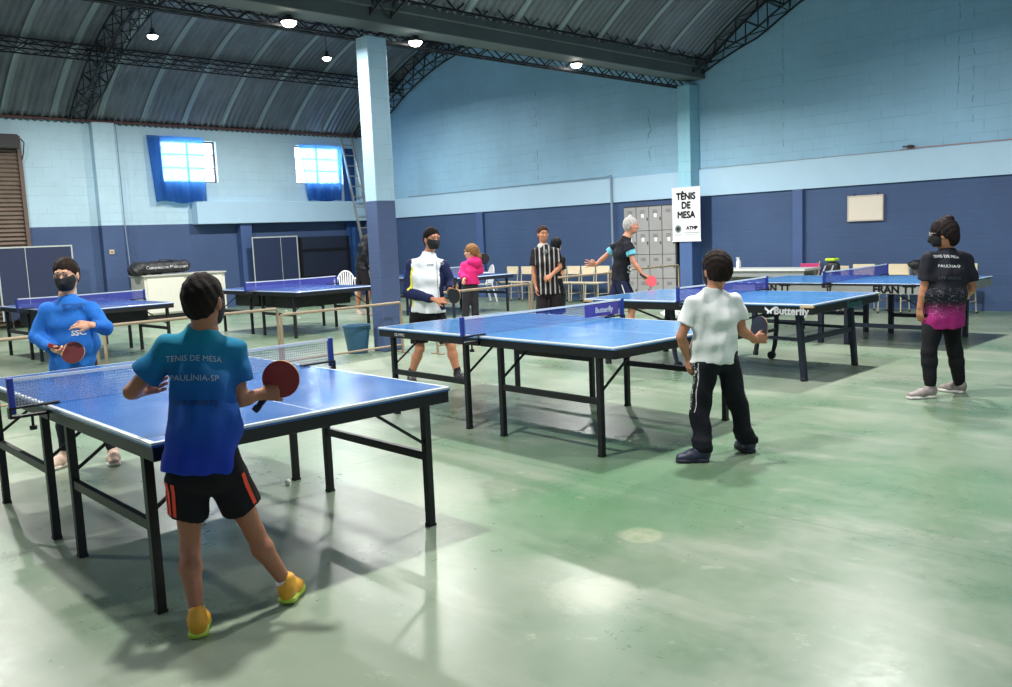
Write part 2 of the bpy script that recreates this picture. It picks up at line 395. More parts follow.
def vault(cx, name):
    mb = MB(); pit = .14; ys = []; k = 0
    while BY-.3+k*pit/4 < WY+.25: ys.append((BY-.3+k*pit/4, (0, .026, 0, -.026)[k % 4])); k += 1
    n = 44; th = math.asin(5.5/RAD)
    vs = []; 
    for i in range(n+1):
        t = -th+2*th*i/n
        for y, o in ys:
            r = RAD+o; vs.append((cx+r*math.sin(t), y, Z0+r*math.cos(t)))
    W_ = len(ys); fs = [(i*W_+j, i*W_+j+1, (i+1)*W_+j+1, (i+1)*W_+j) for i in range(n) for j in range(W_-1)]
    o = mb.add(vs, fs).build(name, M_roof, smooth=True)
    md = o.modifiers.new('thick', 'SOLIDIFY'); md.thickness = .004; md.offset = 1
    return struct(o)
vault(CX[0], 'ceiling'); vault(CX[1], 'ceiling')
struct(MB().box(RX-.6, RX+.3, BY-.3, WY+.3, 4.42, 4.6).build('trim_10', M_roof))
# valley gutter carried by lattice girders
M_gut = mat('grey_valley_gutter', (92, 98, 98), .6, var=.25, nscale=2); M_lat = mat('dark_lattice_steel', (44, 44, 50), .55, .3, var=.2)
struct(MB().box(VX-.17, VX+.23, BY, WY-.01, 4.36, 4.74).box(VX+.23, VX+.30, BY, WY-.01, 4.54, 4.76).build('trim_11', M_gut, bevel=.01))
def lattice(name, pts, off, w, h, step_r=.011, step=.22, label=None, taper=False):
    """box lattice along pts; off(p) gives (across, inward) unit vectors"""
    mb = MB(); ch = [[], [], [], []]
    for q_, p in enumerate(pts):
        a, n = off(p); a = V(a); n = V(n); p = V(p); e_ = min(q_, len(pts)-1-q_)/6+.12
        if taper: n = n*min(1, e_)
        for i, (s, t) in enumerate(((-1, 0), (1, 0), (-1, 1), (1, 1))): ch[i].append(p+a*s*w/2+n*t*h)
    for c in ch:
        for q0, q1 in zip(c[:-1], c[1:]): mb.bar(q0, q1, .026, .026)
    for (i, j) in ((0, 2), (1, 3), (2, 3), (0, 1)):
        for k in range(len(pts)-1):
            a, b = (ch[i][k], ch[j][k+1]) if k % 2 else (ch[j][k], ch[i][k+1]); mb.bar(a, b, step_r*1.5, step_r*1.5)
    return struct(mb.build(name, M_lat))
tn = 11
def line(x, z, y0, y1, step=.25):
    n = int((y1-y0)/step); return [(x, y0+(y1-y0)*i/n, z) for i in range(n+1)]
lattice('trim_%d' % tn, line(VX-.28, 4.42, BY, WY-.05), lambda p: ((1, 0, 0), (0, 0, -1)), .12, .16); tn += 1
lattice('trim_%d' % tn, line(VX+.34, 4.84, BY, WY-.05), lambda p: ((1, 0, 0), (0, 0, -1)), .12, .18); tn += 1
for cx in CX:      # purlin trusses
    for dx in (-3.65, -1.75, 0, 1.75, 3.65):
        z = Z0+math.sqrt((RAD-.06)**2-dx*dx); t = math.asin(dx/RAD)
        lattice('trim_%d' % tn, line(cx+dx, z, BY, WY-.05, .3), lambda p, t=t: ((math.cos(t), 0, -math.sin(t)), (-math.sin(t), 0, -math.cos(t))), .15, .25); tn += 1
    for yr in (-.4, 7.42, WY-.28):     # arch ribs
        th = math.asin(5.38/RAD); n = 46; pts = [(cx+(RAD-.06)*math.sin(-th+2*th*i/n), yr, Z0+(RAD-.06)*math.cos(-th+2*th*i/n)) for i in range(n+1)]
        def off(p, cx=cx):
            d = V((p[0]-cx, 0, p[2]-Z0)).normalized(); return ((0, 1, 0), tuple(-d))
        lattice('trim_%d' % tn, pts, off, .34, .44, taper=True); tn += 1
# ---- windows with glass and the sky behind
M_frame = mat('dark_window_frame', (96, 84, 84), .6); M_reveal = M_w1
def glassmat():
    m, nt, b = newmat('window_glass'); b.inputs['Base Color'].default_value = (.95, .98, 1, 1); b.inputs['Roughness'].default_value = .15
    tr = N(nt, 'ShaderNodeBsdfTransparent'); mx = N(nt, 'ShaderNodeMixShader'); mx.inputs[0].default_value = .12
    nt.links.new(tr.outputs[0], mx.inputs[1]); nt.links.new(b.outputs[0], mx.inputs[2]); nt.links.new(mx.outputs[0], nt.nodes['Material Output'].inputs[0]); return m
M_glass = glassmat()
for i, (y0, y1, z0, z1) in enumerate(WIN):
    f = MB().box(WX-.16, WX-.1, y0, y1, z0, z0+.04).box(WX-.16, WX-.1, y0, y1, z1-.04, z1).box(WX-.16, WX-.1, y0, y0+.04, z0+.04, z1-.04).box(WX-.16, WX-.1, y1-.04, y1, z0+.04, z1-.04)
    for z in (z0+.36, z0+.68): f.box(WX-.15, WX-.11, y0+.04, y1-.04, z-.012, z+.012)
    f.box(WX-.15, WX-.11, (y0+y1)/2-.015, (y0+y1)/2+.015, z0+.04, z1-.04)
    w = struct(f.build('window_%d' % (i+1), M_frame))
    MB().box(WX-.135, WX-.13, y0+.04, y1-.04, z0+.04, z1-.04).build('window_pane', M_glass, w)
# roller shutter at the far left
def shuttermat():
    m, nt, b = newmat('brown_roller_shutter'); vec, x, y, z = objxyz(nt)
    n = noise(nt, vec, 5, 4); nt.links.new(mixc(nt, n, srgb(98, 84, 76), srgb(132, 116, 104)), b.inputs['Base Color']); b.inputs['Roughness'].default_value = .55; return m
sh = MB(); z = 0.02
while z < 3.78:
    sh.add([(WX+.03, 3.45, z), (WX+.03, 6.15, z), (WX+.075, 3.45, z+.035), (WX+.075, 6.15, z+.035), (WX+.03, 3.45, z+.09), (WX+.03, 6.15, z+.09)], [(0, 1, 3, 2), (2, 3, 5, 4)]); z += .09
M_shut = shuttermat(); sh.box(WX-.05, WX+.02, 3.4, 6.2, 0, 4.07); M_dkm = mat('dark_shutter_box', (48, 46, 48), .6)
d1 = struct(sh.build('door_1', M_shut))
MB().box(WX+.01, WX+.11, 6.15, 6.23, 0, 4.05).build('guide_rail', mat('shutter_guide', (104, 88, 80), .6), d1)
MB().box(WX+.005, WX+.28, 3.4, 6.15, 3.76, 4.06).build('shutter_box', M_dkm, d1, bevel=.02)
MB().tube([(WX+.16, 6.22, 3.98), (WX+.2, 6.27, 3.9), (WX+.17, 6.25, 3.7), (WX+.13, 6.22, 3.55)], .012).build('cable_loop', M_dkm, d1)
# ================================================================ HANGING LAMPS
M_lampm = mat('grey_lamp_housing', (70, 72, 76), .5, .5)
def emis(name, col, s):
    m, nt, b = newmat(name); b.inputs['Base Color'].default_value = srgb(*col); b.inputs['Emission Color'].default_value = srgb(*col); b.inputs['Emission Strength'].default_value = s; return m
M_bulb = emis('glowing_lamp_glass', (255, 250, 236), 16)
def lamp(x, y, z, top, label, k=1.):
    r = root('ceiling_lamp', (x, y, z), 0, label, 'lamp', 'high bay lamps under the vaults')
    MB().tube([(0, 0, top-z), (0, 0, .16)], .008, 6).build('lamp_rod', M_lampm, r)
    MB().lathe([(.03, .16), (.04, .14), (.04, .09), (.08, .05), (.105, .02), (.10, .018), (.03, .05)], n=24).build('lamp_housing', M_lampm, r, smooth=True)
    MB().lathe([(.06, .04), (.095, .022), (.09, .0), (.065, -.03), (.035, -.042), (.01, -.045)], n=20).build('lamp_bulb', M_bulb, r, smooth=True)
    l = bpy.data.lights.new('ceiling_lamp_light', 'AREA'); l.shape = 'DISK'; l.size = .26; l.energy = LAMP_W*k; l.color = (1.0, .985, .94); l.spread = math.radians(164)
    o = bpy.data.objects.new('ceiling_lamp_light', l); SC.collection.objects.link(o); o.location = (x, y, z-.07)
LX = VX-.24; lz = 4.12
lamp(-9.93, 6.22, 4.26, 4.48, 'glowing lamp on the valley girder left of the free-standing pillar top', 1.0)
lamp(-9.93, 8.25, 4.26, 4.48, 'glowing lamp on the valley girder just right of the free-standing pillar top', 1.4)
lamp(-9.93, 11.74, 4.31, 4.48, 'glowing lamp on the valley girder nearest the gable wall', 2.3)
lamp(-16.6, 7.45, 5.47, 6.0, 'glowing lamp under the far left vault above the first window', 2.4)
lamp(-16.6, 11.28, 5.48, 6.0, 'glowing lamp under the far left vault above the second window', 2.4)
for x, y, k in ((-4.2, 2.2, 1.9), (-4.1, 6.2, 2.0), (-4.2, 10.3, 2.6), (-.9, 6.0, .8)):
    lamp(x, y, 5.15, 6.3, 'high bay lamp under the near vault, above the frame of the photo', k)
for y in (1.8, -1.6): lamp(-9.0, y, 4.3, 4.7, 'high bay lamp beside the valley girder, above the frame of the photo', 1.5)
lamp(-16.6, 3.6, 5.48, 6.0, 'high bay lamp under the far left vault, outside the frame of the photo', 2.4)
# ================================================================ CURTAINS, BANNER, NOTICE BOARD
def curtainmat():
    m, nt, b = newmat('thin_blue_curtain'); vec, x, y, z = objxyz(nt); n = noise(nt, scalev(nt, vec, (1, 6, .6)), 2, 4)
    c = mixc(nt, n, srgb(16, 46, 116), srgb(28, 70, 150)); nt.links.new(c, b.inputs['Base Color']); b.inputs['Roughness'].default_value = .8
    t = N(nt, 'ShaderNodeBsdfTranslucent'); t.inputs[0].default_value = (.16, .42, .85, 1); mx = N(nt, 'ShaderNodeMixShader'); mx.inputs[0].default_value = .55
    tr = N(nt, 'ShaderNodeBsdfTransparent'); tr.inputs[0].default_value = (.72, .93, 1, 1); m2 = N(nt, 'ShaderNodeMixShader'); m2.inputs[0].default_value = .40
    nt.links.new(b.outputs[0], mx.inputs[1]); nt.links.new(t.outputs[0], mx.inputs[2]); nt.links.new(mx.outputs[0], m2.inputs[1]); nt.links.new(tr.outputs[0], m2.inputs[2])
    nt.links.new(m2.outputs[0], nt.nodes['Material Output'].inputs[0]); return m
M_curt = curtainmat()
def curtain(name, X, y0, y1, z0, z1, folds, label, group=None, amp=.035, skew=0., mtl=None, slope=0.):
    mb = MB(); ny, nz = 48, 14; vs = []
    for j in range(nz+1):
        w = j/nz; z = z1+(z0-z1)*w
        for i in range(ny+1):
            u = i/ny; y = y0+(y1-y0)*u+skew*w*(u-.5)
            a = amp*(.25+.75*w)*(math.sin(u*folds*6.28)+.5*math.sin(u*folds*11+2.1))
            vs.append((X+a+slope*w, y, z+(.03*math.sin(u*9) if j == nz else 0)))
    mb.add(vs, [(j*(ny+1)+i, j*(ny+1)+i+1, (j+1)*(ny+1)+i+1, (j+1)*(ny+1)+i) for j in range(nz) for i in range(ny)])
    o = mb.build(name, mtl or M_curt, smooth=True); md = o.modifiers.new('thick', 'SOLIDIFY'); md.thickness = .003
    return tag(o, label, 'curtain', group)
curtain('curtain', WX+.10, 8.95, 10.36, 2.64, 4.20, 3.5, 'blue curtain hanging over the first window, left of the ledge', skew=-.15, slope=.06)
curtain('curtain', WX+.10, 13.02, 14.42, 2.66, 4.16, 3.2, 'blue curtain over the second window beside the ladder', skew=-.35, slope=.03)
M_tarp = mat('blue_hanging_cloth', (30, 74, 132), .8, var=.35, nscale=6)
curtain('hanging_cloth', WX+.08, 14.40, 14.80, .25, 4.10, 1.6, 'long blue cloth hanging from the wall behind the ladder', mtl=M_tarp, amp=.02)
# banner
M_banner = mat('white_banner_vinyl', (226, 228, 232), .5, var=.03); M_ink = mat('black_print', (22, 24, 30), .6)
bn = MB().box(-.323, .323, -.006, 0, 0, 1.035).build('banner', M_banner); bn.location = (-9.885, WY-.345, 1.256)
tag(bn, 'white hanging banner reading TÊNIS DE MESA on the wall pillar', 'banner')
# the banner hangs flat on the front of the wall pillar
for t, z, s in (('TÊNIS', .865, .185), ('DE', .69, .185), ('MESA', .505, .185)):
    place_text(t, s, (0, -.007, z), (1, 0, 0), (0, 0, 1), M_ink, 'lettering', bn, bold=.010, sx=.92)
M_gry = mat('grey_print', (110, 120, 116), .6)
MB().lathe([(.075, 0), (.075, .001)], n=24).build('crest', M_gry, bn).matrix_local = Matrix.Translation((-.19, -.008, .24)) @ Matrix.Rotation(math.pi/2, 4, 'X')
MB().lathe([(.045, 0), (.045, .001)], n=6).build('crest_centre', M_ink, bn).matrix_local = Matrix.Translation((-.19, -.0105, .24)) @ Matrix.Rotation(math.pi/2, 4, 'X')
place_text('ATMP', .095, (.13, -.007, .25), (1, 0, 0), (0, 0, 1), M_ink, 'lettering', bn, bold=.006, sx=1.05)
MB().box(-.05, .3, -.008, -.0065, .155, .165).box(-.02, .27, -.008, -.0065, .125, .133).box(-.26, -.12, -.008, -.0065, .115, .128).build('small_print', M_gry, bn)
MB().box(-.335, .335, -.012, .004, 1.03, 1.05).box(-.335, .335, -.012, .004, -.012, .012).build('banner_rod', M_banner, bn)
# notice board
nb_ = root('notice_board', (-6.47, WY-.03, 1.51), 0, 'blank cream notice board on the dark blue gable wall', 'notice board')
MB().box(-.29, .29, -.015, .02, .01, .41).build('board_panel', mat('cream_board', (224, 214, 200), .6, var=.05), nb_)
fr = MB().box(-.31, .31, -.02, .025, -.01, .015).box(-.31, .31, -.02, .025, .405, .43).box(-.31, -.29, -.02, .025, .015, .405).box(.29, .31, -.02, .025, .015, .405)
fr.build('board_frame', mat('pale_board_frame', (200, 186, 176), .6), nb_)
for s in (-.2, .2): MB().box(s-.01, s+.01, -.01, .02, .43, .46).build('hook', M_dkm, nb_)
# pipe, cable runs, camera-like fitting, switch plate, conduit
M_pipe = mat('grey_blue_pipe', (128, 146, 168), .45, var=.1); M_cable = mat('pinkish_cable', (170, 130, 126), .7)
tag(MB().tube([(-11.95, WY-.07, 0.0), (-11.95, WY-.07, 2.66)], .028, 10).build('wall_pipe', M_pipe, smooth=True), 'grey vertical pipe on the gable wall left of the lockers', 'pipe')
tag(MB().tube([(-18.9, WY-.06, 2.655), (-16, WY-.06, 2.66), (-12.1, WY-.06, 2.67), (-11.95, WY-.06, 2.70), (-11.95, WY-.06, 2.66)], .010, 6).build('wall_cable', mat('grey_cable', (120, 128, 132), .7)), 'grey cable running along the ledge of the gable wall to the pipe', 'cable')
tag(MB().tube([(-5.9, WY-.06, 2.64), (-5.74, WY-.06, 2.655), (-4.0, WY-.06, 2.64), (0, WY-.06, 2.64)], .009, 6).build('wall_cable', M_cable), 'pinkish cable running along the ledge at the right of the gable wall', 'cable')
tag(MB().tube([(-9.78, WY-.06, 2.65), (-9.5, WY-.06, 2.665), (-9.3, WY-.06, 2.65), (-5.9, WY-.055, 2.637)], .005, 6).build('wall_cable', mat('tan_cable', (150, 136, 120), .8)), 'thin tan cable along the ledge right of the wall pillar', 'cable')
fx = root('wall_fitting', (-5.73, WY-.05, 2.655), 0, 'small black fitting on the ledge of the gable wall above the notice board', 'fitting')
MB().box(-.04, .04, -.03, .05, .0, .055).build('fitting_body', M_dkm, fx, bevel=.01); MB().tube([(-.03, -.01, .03), (-.11, -.03, .035)], .012).build('fitting_nozzle', M_dkm, fx)
MB().lathe([(.018, 0), (.02, .03), (.008, .04)], (0.06, 0, .0)).build('fitting_cap', M_dkm, fx)
sw = root('switch_plate', (WX+.205, 7.87, 1.47), 0, 'small cream switch plate on the blue pilaster', 'switch')
MB().box(-.004, .012, -.055, .055, 0, .10).build('plate', mat('cream_plastic', (206, 190, 164), .5), sw, bevel=.004)
MB().box(.012, .018, -.03, -.005, .03, .07).box(.012, .018, .005, .03, .03, .07).build('rocker', mat('brown_plastic', (150, 120, 96), .5), sw)
tag(MB().tube([(WX+.23, 8.21, 4.4), (WX+.23, 8.215, 2.1), (WX+.23, 8.25, .95)], .014, 8).build('conduit', M_pipe), 'thin grey conduit running down beside the window wall pilaster', 'conduit')
# ================================================================ TABLE TENNIS TABLES
def topmat(name, rgb, rgb2):
    m, nt, b = newmat(name); vec, x, y, z = objxyz(nt)
    ax = mth(nt, 'ABSOLUTE', x); ay = mth(nt, 'ABSOLUTE', y)
    e = mth(nt, 'MAXIMUM', mth(nt, 'GREATER_THAN', ax, 1.35), mth(nt, 'GREATER_THAN', ay, .7425)); e = mth(nt, 'MAXIMUM', e, mth(nt, 'LESS_THAN', ay, .0025))
    e = mth(nt, 'MULTIPLY', e, mth(nt, 'GREATER_THAN', z, .7485))
    n = noise(nt, vec, 1.6, 4); c = mixc(nt, n, srgb(*rgb), srgb(*rgb2)); c = mixc(nt, e, c, srgb(206, 214, 224))
    nt.links.new(c, b.inputs['Base Color']); fine = noise(nt, vec, 5, 3)
    nt.links.new(rng(nt, fine, .3, .7, .15, .22), b.inputs['Roughness']); b.inputs['Specular IOR Level'].default_value = .5; return m
M_top = topmat('blue_tabletop', (44, 86, 150), (54, 98, 160)); M_top2 = topmat('light_blue_tabletop', (56, 112, 168), (66, 124, 178)); M_top3 = topmat('grey_blue_tabletop', (58, 92, 160), (66, 100, 168))
M_blk = mat('black_steel_frame', (24, 25, 29), .42, .2, var=.15); M_nvy = mat('dark_navy_steel_frame', (30, 36, 54), .45, .2)
M_edge = mat('tan_corner_trim', (186, 160, 118), .6); M_apw = mat('pale_grey_apron', (158, 160, 158), .5)
def netmat(name, rgb, cover):
    m, nt, b = newmat(name); vec, x, y, z = objxyz(nt); b.inputs['Base Color'].default_value = srgb(*rgb); b.inputs['Roughness'].default_value = .8
    fy = mth(nt, 'FRACT', mth(nt, 'MULTIPLY', y, 70)); fz = mth(nt, 'FRACT', mth(nt, 'MULTIPLY', z, 70))
    g = mth(nt, 'MAXIMUM', mth(nt, 'LESS_THAN', fy, cover), mth(nt, 'LESS_THAN', fz, cover))
    tr = N(nt, 'ShaderNodeBsdfTransparent'); mx = N(nt, 'ShaderNodeMixShader'); nt.links.new(g, mx.inputs[0]); nt.links.new(tr.outputs[0], mx.inputs[1]); nt.links.new(b.outputs[0], mx.inputs[2])
    nt.links.new(mx.outputs[0], nt.nodes['Material Output'].inputs[0]); return m
M_net_g = netmat('grey_violet_net_mesh', (150, 156, 190), .22); M_net_b = netmat('blue_net_mesh', (58, 84, 170), .26); M_net_v = netmat('violet_blue_net_mesh', (66, 72, 164), .5)
M_tape = mat('white_net_tape', (206, 214, 224), .7); M_postb = mat('blue_net_post', (30, 52, 140), .45); M_net_ban = mat('purple_net_banner', (70, 62, 150), .7)
def net_set(r, mesh, post, banner=False, sag=.006):
    n = 40; mb = MB(); vs = []
    for i in range(n+1):
        v = -.905+1.81*i/n; s = sag*(1-(v/.9)**2); vs += [(0, v, .764), (0, v, .900-s)]
    mb.add(vs, [(2*i, 2*i+2, 2*i+3, 2*i+1) for i in range(n)]); nt_ = mb.build('net', mesh, r)
    tp = MB()
    for i in range(n):
        v0 = -.905+1.81*i/n; v1 = -.905+1.81*(i+1)/n; s0 = sag*(1-(v0/.9)**2); s1 = sag*(1-(v1/.9)**2)
        tp.add([(-.003, v0, .899-s0), (.003, v0, .899-s0), (.003, v1, .899-s1), (-.003, v1, .899-s1), (-.003, v0, .9145-s0), (.003, v0, .9145-s0), (.003, v1, .9145-s1), (-.003, v1, .9145-s1)],
               [(0, 3, 2, 1), (4, 5, 6, 7), (0, 1, 5, 4), (2, 3, 7, 6), (0, 4, 7, 3), (1, 2, 6, 5)])
    tp.build('net_tape', M_tape, nt_)
    for s in (-1, 1):
        p = MB().box(-.016, .016, s*.915-.014, s*.915+.014, .735, .918).build('net_post', post, r, bevel=.004)
        MB().box(-.02, .02, min(s*.70, s*.93), max(s*.70, s*.93), .762, .772).box(-.02, .02, min(s*.74, s*.93), max(s*.74, s*.93), .715, .727).box(-.02, .02, min(s*.925, s*.935), max(s*.925, s*.935), .715, .772).build('clamp', M_blk, p)
        MB().tube([(0, s*.83, .66), (0, s*.83, .72)], .007).lathe([(.018, 0), (.018, .02)], (0, s*.83, .645), 12).build('clamp_screw', M_blk, p)
    if banner:
        MB().box(-.006, .006, .44, .86, .785, .888).build('net_banner', M_net_ban, nt_)
        place_text('Butterfly', .065, (.008, .67, .836), (0, 1, 0), (0, 0, 1), M_tape, 'lettering', nt_, bold=.003)
        place_text('Butterfly', .065, (-.008, .67, .836), (0, -1, 0), (0, 0, 1), M_tape, 'lettering', nt_, bold=.003)
HL, HW = 1.37, .7625
def tops(r, m, fr, ah=.058, th=.022):
    for s in (-1, 1):
        a, b = sorted((s*.004, s*HL))
        MB().box(a, b, -HW, HW, .76-th, .76).build('tabletop', m, r, bevel=.003)
        x0, x1 = sorted((s*.012, s*(HL-.006)))
        ap = MB().box(x0, x1, -HW+.006, -HW+.036, .76-th-ah, .76-th).box(x0, x1, HW-.036, HW-.006, .76-th-ah, .76-th)
        e0, e1 = sorted((s*(HL-.036), s*(HL-.006))); i0, i1 = sorted((s*.012, s*.042))
        ap.box(e0, e1, -HW+.036, HW-.036, .76-th-ah, .76-th).box(i0, i1, -HW+.036, HW-.036, .76-th-ah, .76-th)
        for k in (.45, .9): k0, k1 = sorted((s*(k-.015), s*(k+.015))); ap.box(k0, k1, -HW+.036, HW-.036, .76-th-.04, .76-th)
        ap.build('apron_frame', fr, r, bevel=.003)
def std_table(loc, rz, label, top, fr, mesh, post, banner=False, group='club table tennis tables', brand=None, deep=False, ends=1.20, inn=.205):
    r = root('ping_pong_table', loc, rz, label, 'table tennis table', group); tops(r, top, fr)
    for s in (-1, 1):
        for t in (-1, 1):
            v = t*(HW-.04)
            for u in (ends, inn):
                MB().box(s*u-.02, s*u+.02, v-.02, v+.02, .012, .70).build('leg', fr, r, bevel=.003)
                MB().box(s*u-.022, s*u+.022, v-.022, v+.022, 0, .014).build('leg_cap', M_blk, r.children[-1])
                MB().bar((s*u, v-t*.02, .45), (s*u, v-t*.36, .685), .014, .014).build('brace', fr, r)
            a, b = sorted((s*(ends-.02), s*(inn+.02)))
            MB().box(a, b, v-.014, v+.014, .355, .40).build('stretcher', fr, r, bevel=.002)
        if deep:
            a, b = sorted((s*.10, s*.95)); MB().box(a, b, -.62, .55, .47, .68).build('underframe_box', M_blk, r, bevel=.01)  # plain black box below each half, blocks in the underframe
    net_set(r, mesh, post, banner); return r
T1 = std_table((-4.759, 2.185, 0), math.radians(-1.76), 'nearest blue table tennis table with black frame, beside the boy in the blue shirt', M_top, M_blk, M_net_g, M_postb)
T2 = std_table((-4.871, 5.309, 0), math.radians(-2.9), 'blue table tennis table with purple net banner, left of the boy in white', M_top2, M_blk, M_net_b, M_postb, banner=True)
T5 = std_table((-13.805, 4.784, 0), math.radians(.4), 'grey-blue table tennis table behind the masked boy at far left', M_top3, M_blk, M_net_v, M_postb, deep=True)
T6 = std_table((-13.698, 8.286, 0), math.radians(-.3), 'blue table tennis table left of the free-standing pillar, before the white chair', M_top3, M_blk, M_net_v, M_postb, deep=True)
T7 = std_table((-13.75, 11.75, 0), math.radians(0), 'dark blue table tennis table behind the girl in pink', M_top3, M_nvy, M_net_g, M_postb)
M_wht = mat('white_print', (214, 218, 222), .6); M_teal = mat('teal_print', (70, 130, 128), .6)
for T_, nm in ((T2, 'plate'),):
    place_text('OLYMPIC', .035, (-1.05, -HW+.005, .708), (1, 0, 0), (0, 0, 1), M_wht, 'lettering', T_, off=.002)
# ---- third table: rounded end legs, folding wheels, lettered apron
r = root('ping_pong_table', (-5.139, 8.467, 0), math.radians(.4), 'blue table tennis table on wheels with white lettering on its black apron', 'table tennis table', 'club table tennis tables')
tops(r, M_top2, M_blk, .075)
for s in (-1, 1):
    for t in (-1, 1):
        v = t*(HW-.19)
        MB().bar((s*1.13, v, .70), (s*1.19, v, .03), .055, .06, up=(0, 1, 0)).build('leg', M_nvy, r, bevel=.008)
        MB().lathe([(.035, 0), (.038, .02), (.03, .04)], (s*1.19, v, 0), 14).build('leg_cap', M_blk, r.children[-1])
        w = MB().tube([(s*.30, v, .69), (s*.30, v, .35), (s*.28, v, .17), (s*.25, v, .06)], [.028, .028, .026, .02], 10).build('wheel_leg', M_nvy, r, smooth=True)
        wh = MB().tube([(0, -.018, 0), (0, .018, 0)], .045, 20).build('wheel', M_blk, w); wh.location = (s*.24, v, .047)
        MB().bar((s*1.155, v, .40), (s*.30, v, .42), .025, .03).build('stretcher', M_nvy, r)
        MB().bar((s*.95, v, .69), (s*.32, v, .50), .018, .018).build('brace', M_nvy, r)
    MB().bar((s*1.16, -HW+.22, .39), (s*1.16, HW-.22, .39), .03, .055).build('crossbar', M_nvy, r, bevel=.004)
    MB().bar((s*.30, -HW+.2, .34), (s*.30, HW-.2, .34), .03, .03).build('crossbar', M_nvy, r)
    for t in (-1, 1):
        a, b = sorted((s*(HL-.13), s*(HL+.004))); c, d = sorted((t*(HW-.03), t*(HW+.004)))
        MB().box(a, b, c, d, .725, .745).build('corner_trim', M_edge, r, bevel=.004)
net_set(r, M_net_v, M_postb)
def butterfly(org, ex, ey, size, par, m):
    vs = [(0, 0), (-.9, .75), (-1.0, .3), (-.45, -.1), (-.5, -.6), (-.15, -.5), (0, -.2), (.15, -.5), (.5, -.6), (.45, -.1), (1.0, .3), (.9, .75)]
    o = V(org); ex = V(ex); ey = V(ey); n = ex.cross(ey)*.003
    f = [o+ex*x*size+ey*y*size+n for x, y in vs]; MB().add(f, [(0, 1, 2, 3), (0, 3, 4, 5, 6), (0, 6, 7, 8, 9), (0, 9, 10, 11)]).build('emblem', m, par)
butterfly((.93, -HW+.004, .69), (1, 0, 0), (0, 0, 1), .050, r, M_wht)
place_text('Butterfly', .10, (1.15, -HW+.004, .69), (1, 0, 0), (0, 0, 1), M_wht, 'lettering', r, bold=.004)
place_text('Butterfly', .10, (HL-.004, .15, .69), (0, 1, 0), (0, 0, 1), M_teal, 'lettering', r, bold=.003)
T3 = r
# ---- fourth table: pale apron
r = root('ping_pong_table', (-4.885, 11.242, 0), math.radians(-.8), 'blue table tennis table with pale lettered apron behind the woman in black', 'table tennis table', 'club table tennis tables')
tops(r, M_top2, M_apw, .10)
MB().box(-HL, HL, -HW-.002, -HW+.01, .735, .757).box(-HL, HL, HW-.01, HW+.002, .735, .757).build('top_edge', M_nvy, r)
for s in (-1, 1):
    for t in (-1, 1):
        v = t*(HW-.11)
        for u in (1.10, .17):
            MB().box(s*u-.03, s*u+.03, v-.03, v+.03, .0, .64).build('leg', M_nvy, r, bevel=.004)
        a, b = sorted((s*1.07, s*.2)); MB().box(a, b, v-.015, v+.015, .22, .27).build('stretcher', M_nvy, r)
        MB().bar((s*1.10, v, .45), (s*.8, v, .62), .016, .016).build('brace', M_nvy, r)
    MB().box(s*1.1-.015, s*1.1+.015, -HW+.14, HW-.14, .25, .30).build('crossbar', M_nvy, r)
net_set(r, M_net_v, M_postb)
place_text('FRAN TT', .125, (-.78, -HW+.004, .688), (1, 0, 0), (0, 0, 1), M_ink, 'lettering', r, bold=.006)
place_text('FRAN TT', .125, (.78, -HW+.004, .688), (1, 0, 0), (0, 0, 1), M_ink, 'lettering', r, bold=.006)
T4 = r
# ---- folded tops standing against the left wall
def upright(loc, wid, hgt, label, dark, midline=.5, frame=True):
    r = root('folded_tabletop', loc, 0, label, 'folded table', 'folded tables against the window wall')
    m = mat('dark_blue_board' + ('_b' if dark else ''), (30, 36, 54) if dark else (38, 48, 78), .45)
    MB().box(-.012, .012, 0, wid, .18, hgt).build('board', m, r, bevel=.003)
    M_ln = mat('worn_white_edge', (176, 184, 182), .6)
    if frame:
        MB().box(.012, .018, 0, wid, hgt-.03, hgt).box(.012, .018, 0, .03, .18, hgt-.03).box(.012, .018, wid-.03, wid, .18, hgt-.03).box(.012, .016, wid*midline-.006, wid*midline+.006, .18, hgt-.03).build('edge_line', M_ln, r)
    else:
        MB().box(.012, .05, .02, .09, .18, hgt-.02).box(.012, .05, wid-.09, wid-.02, .18, hgt-.02).box(.012, .04, .09, wid-.09, hgt-.38, hgt-.32).box(.012, .04, .09, wid-.09, .6, .66).build('board_frame', M_blk, r)
    for y in (.15, wid-.15):
        MB().bar((-.14, y, .0), (0, y, .55), .03, .03).bar((.14, y, .0), (0, y, .55), .03, .03).build('stand_leg', M_blk, r)
    return r
upright((-20.3, 5.40, 0), 1.50, 1.71, 'dark folded tabletop with white edges standing left of the masked boy', False, .37)
upright((-20.35, 11.22, 0), 1.32, 1.74, 'upright folded tabletop with white edges under the window ledge', False, .62)
upright((-20.45, 12.62, 0), 1.62, 1.70, 'darker upright folded tabletop with black frame, nearest the ladder', True, frame=False)
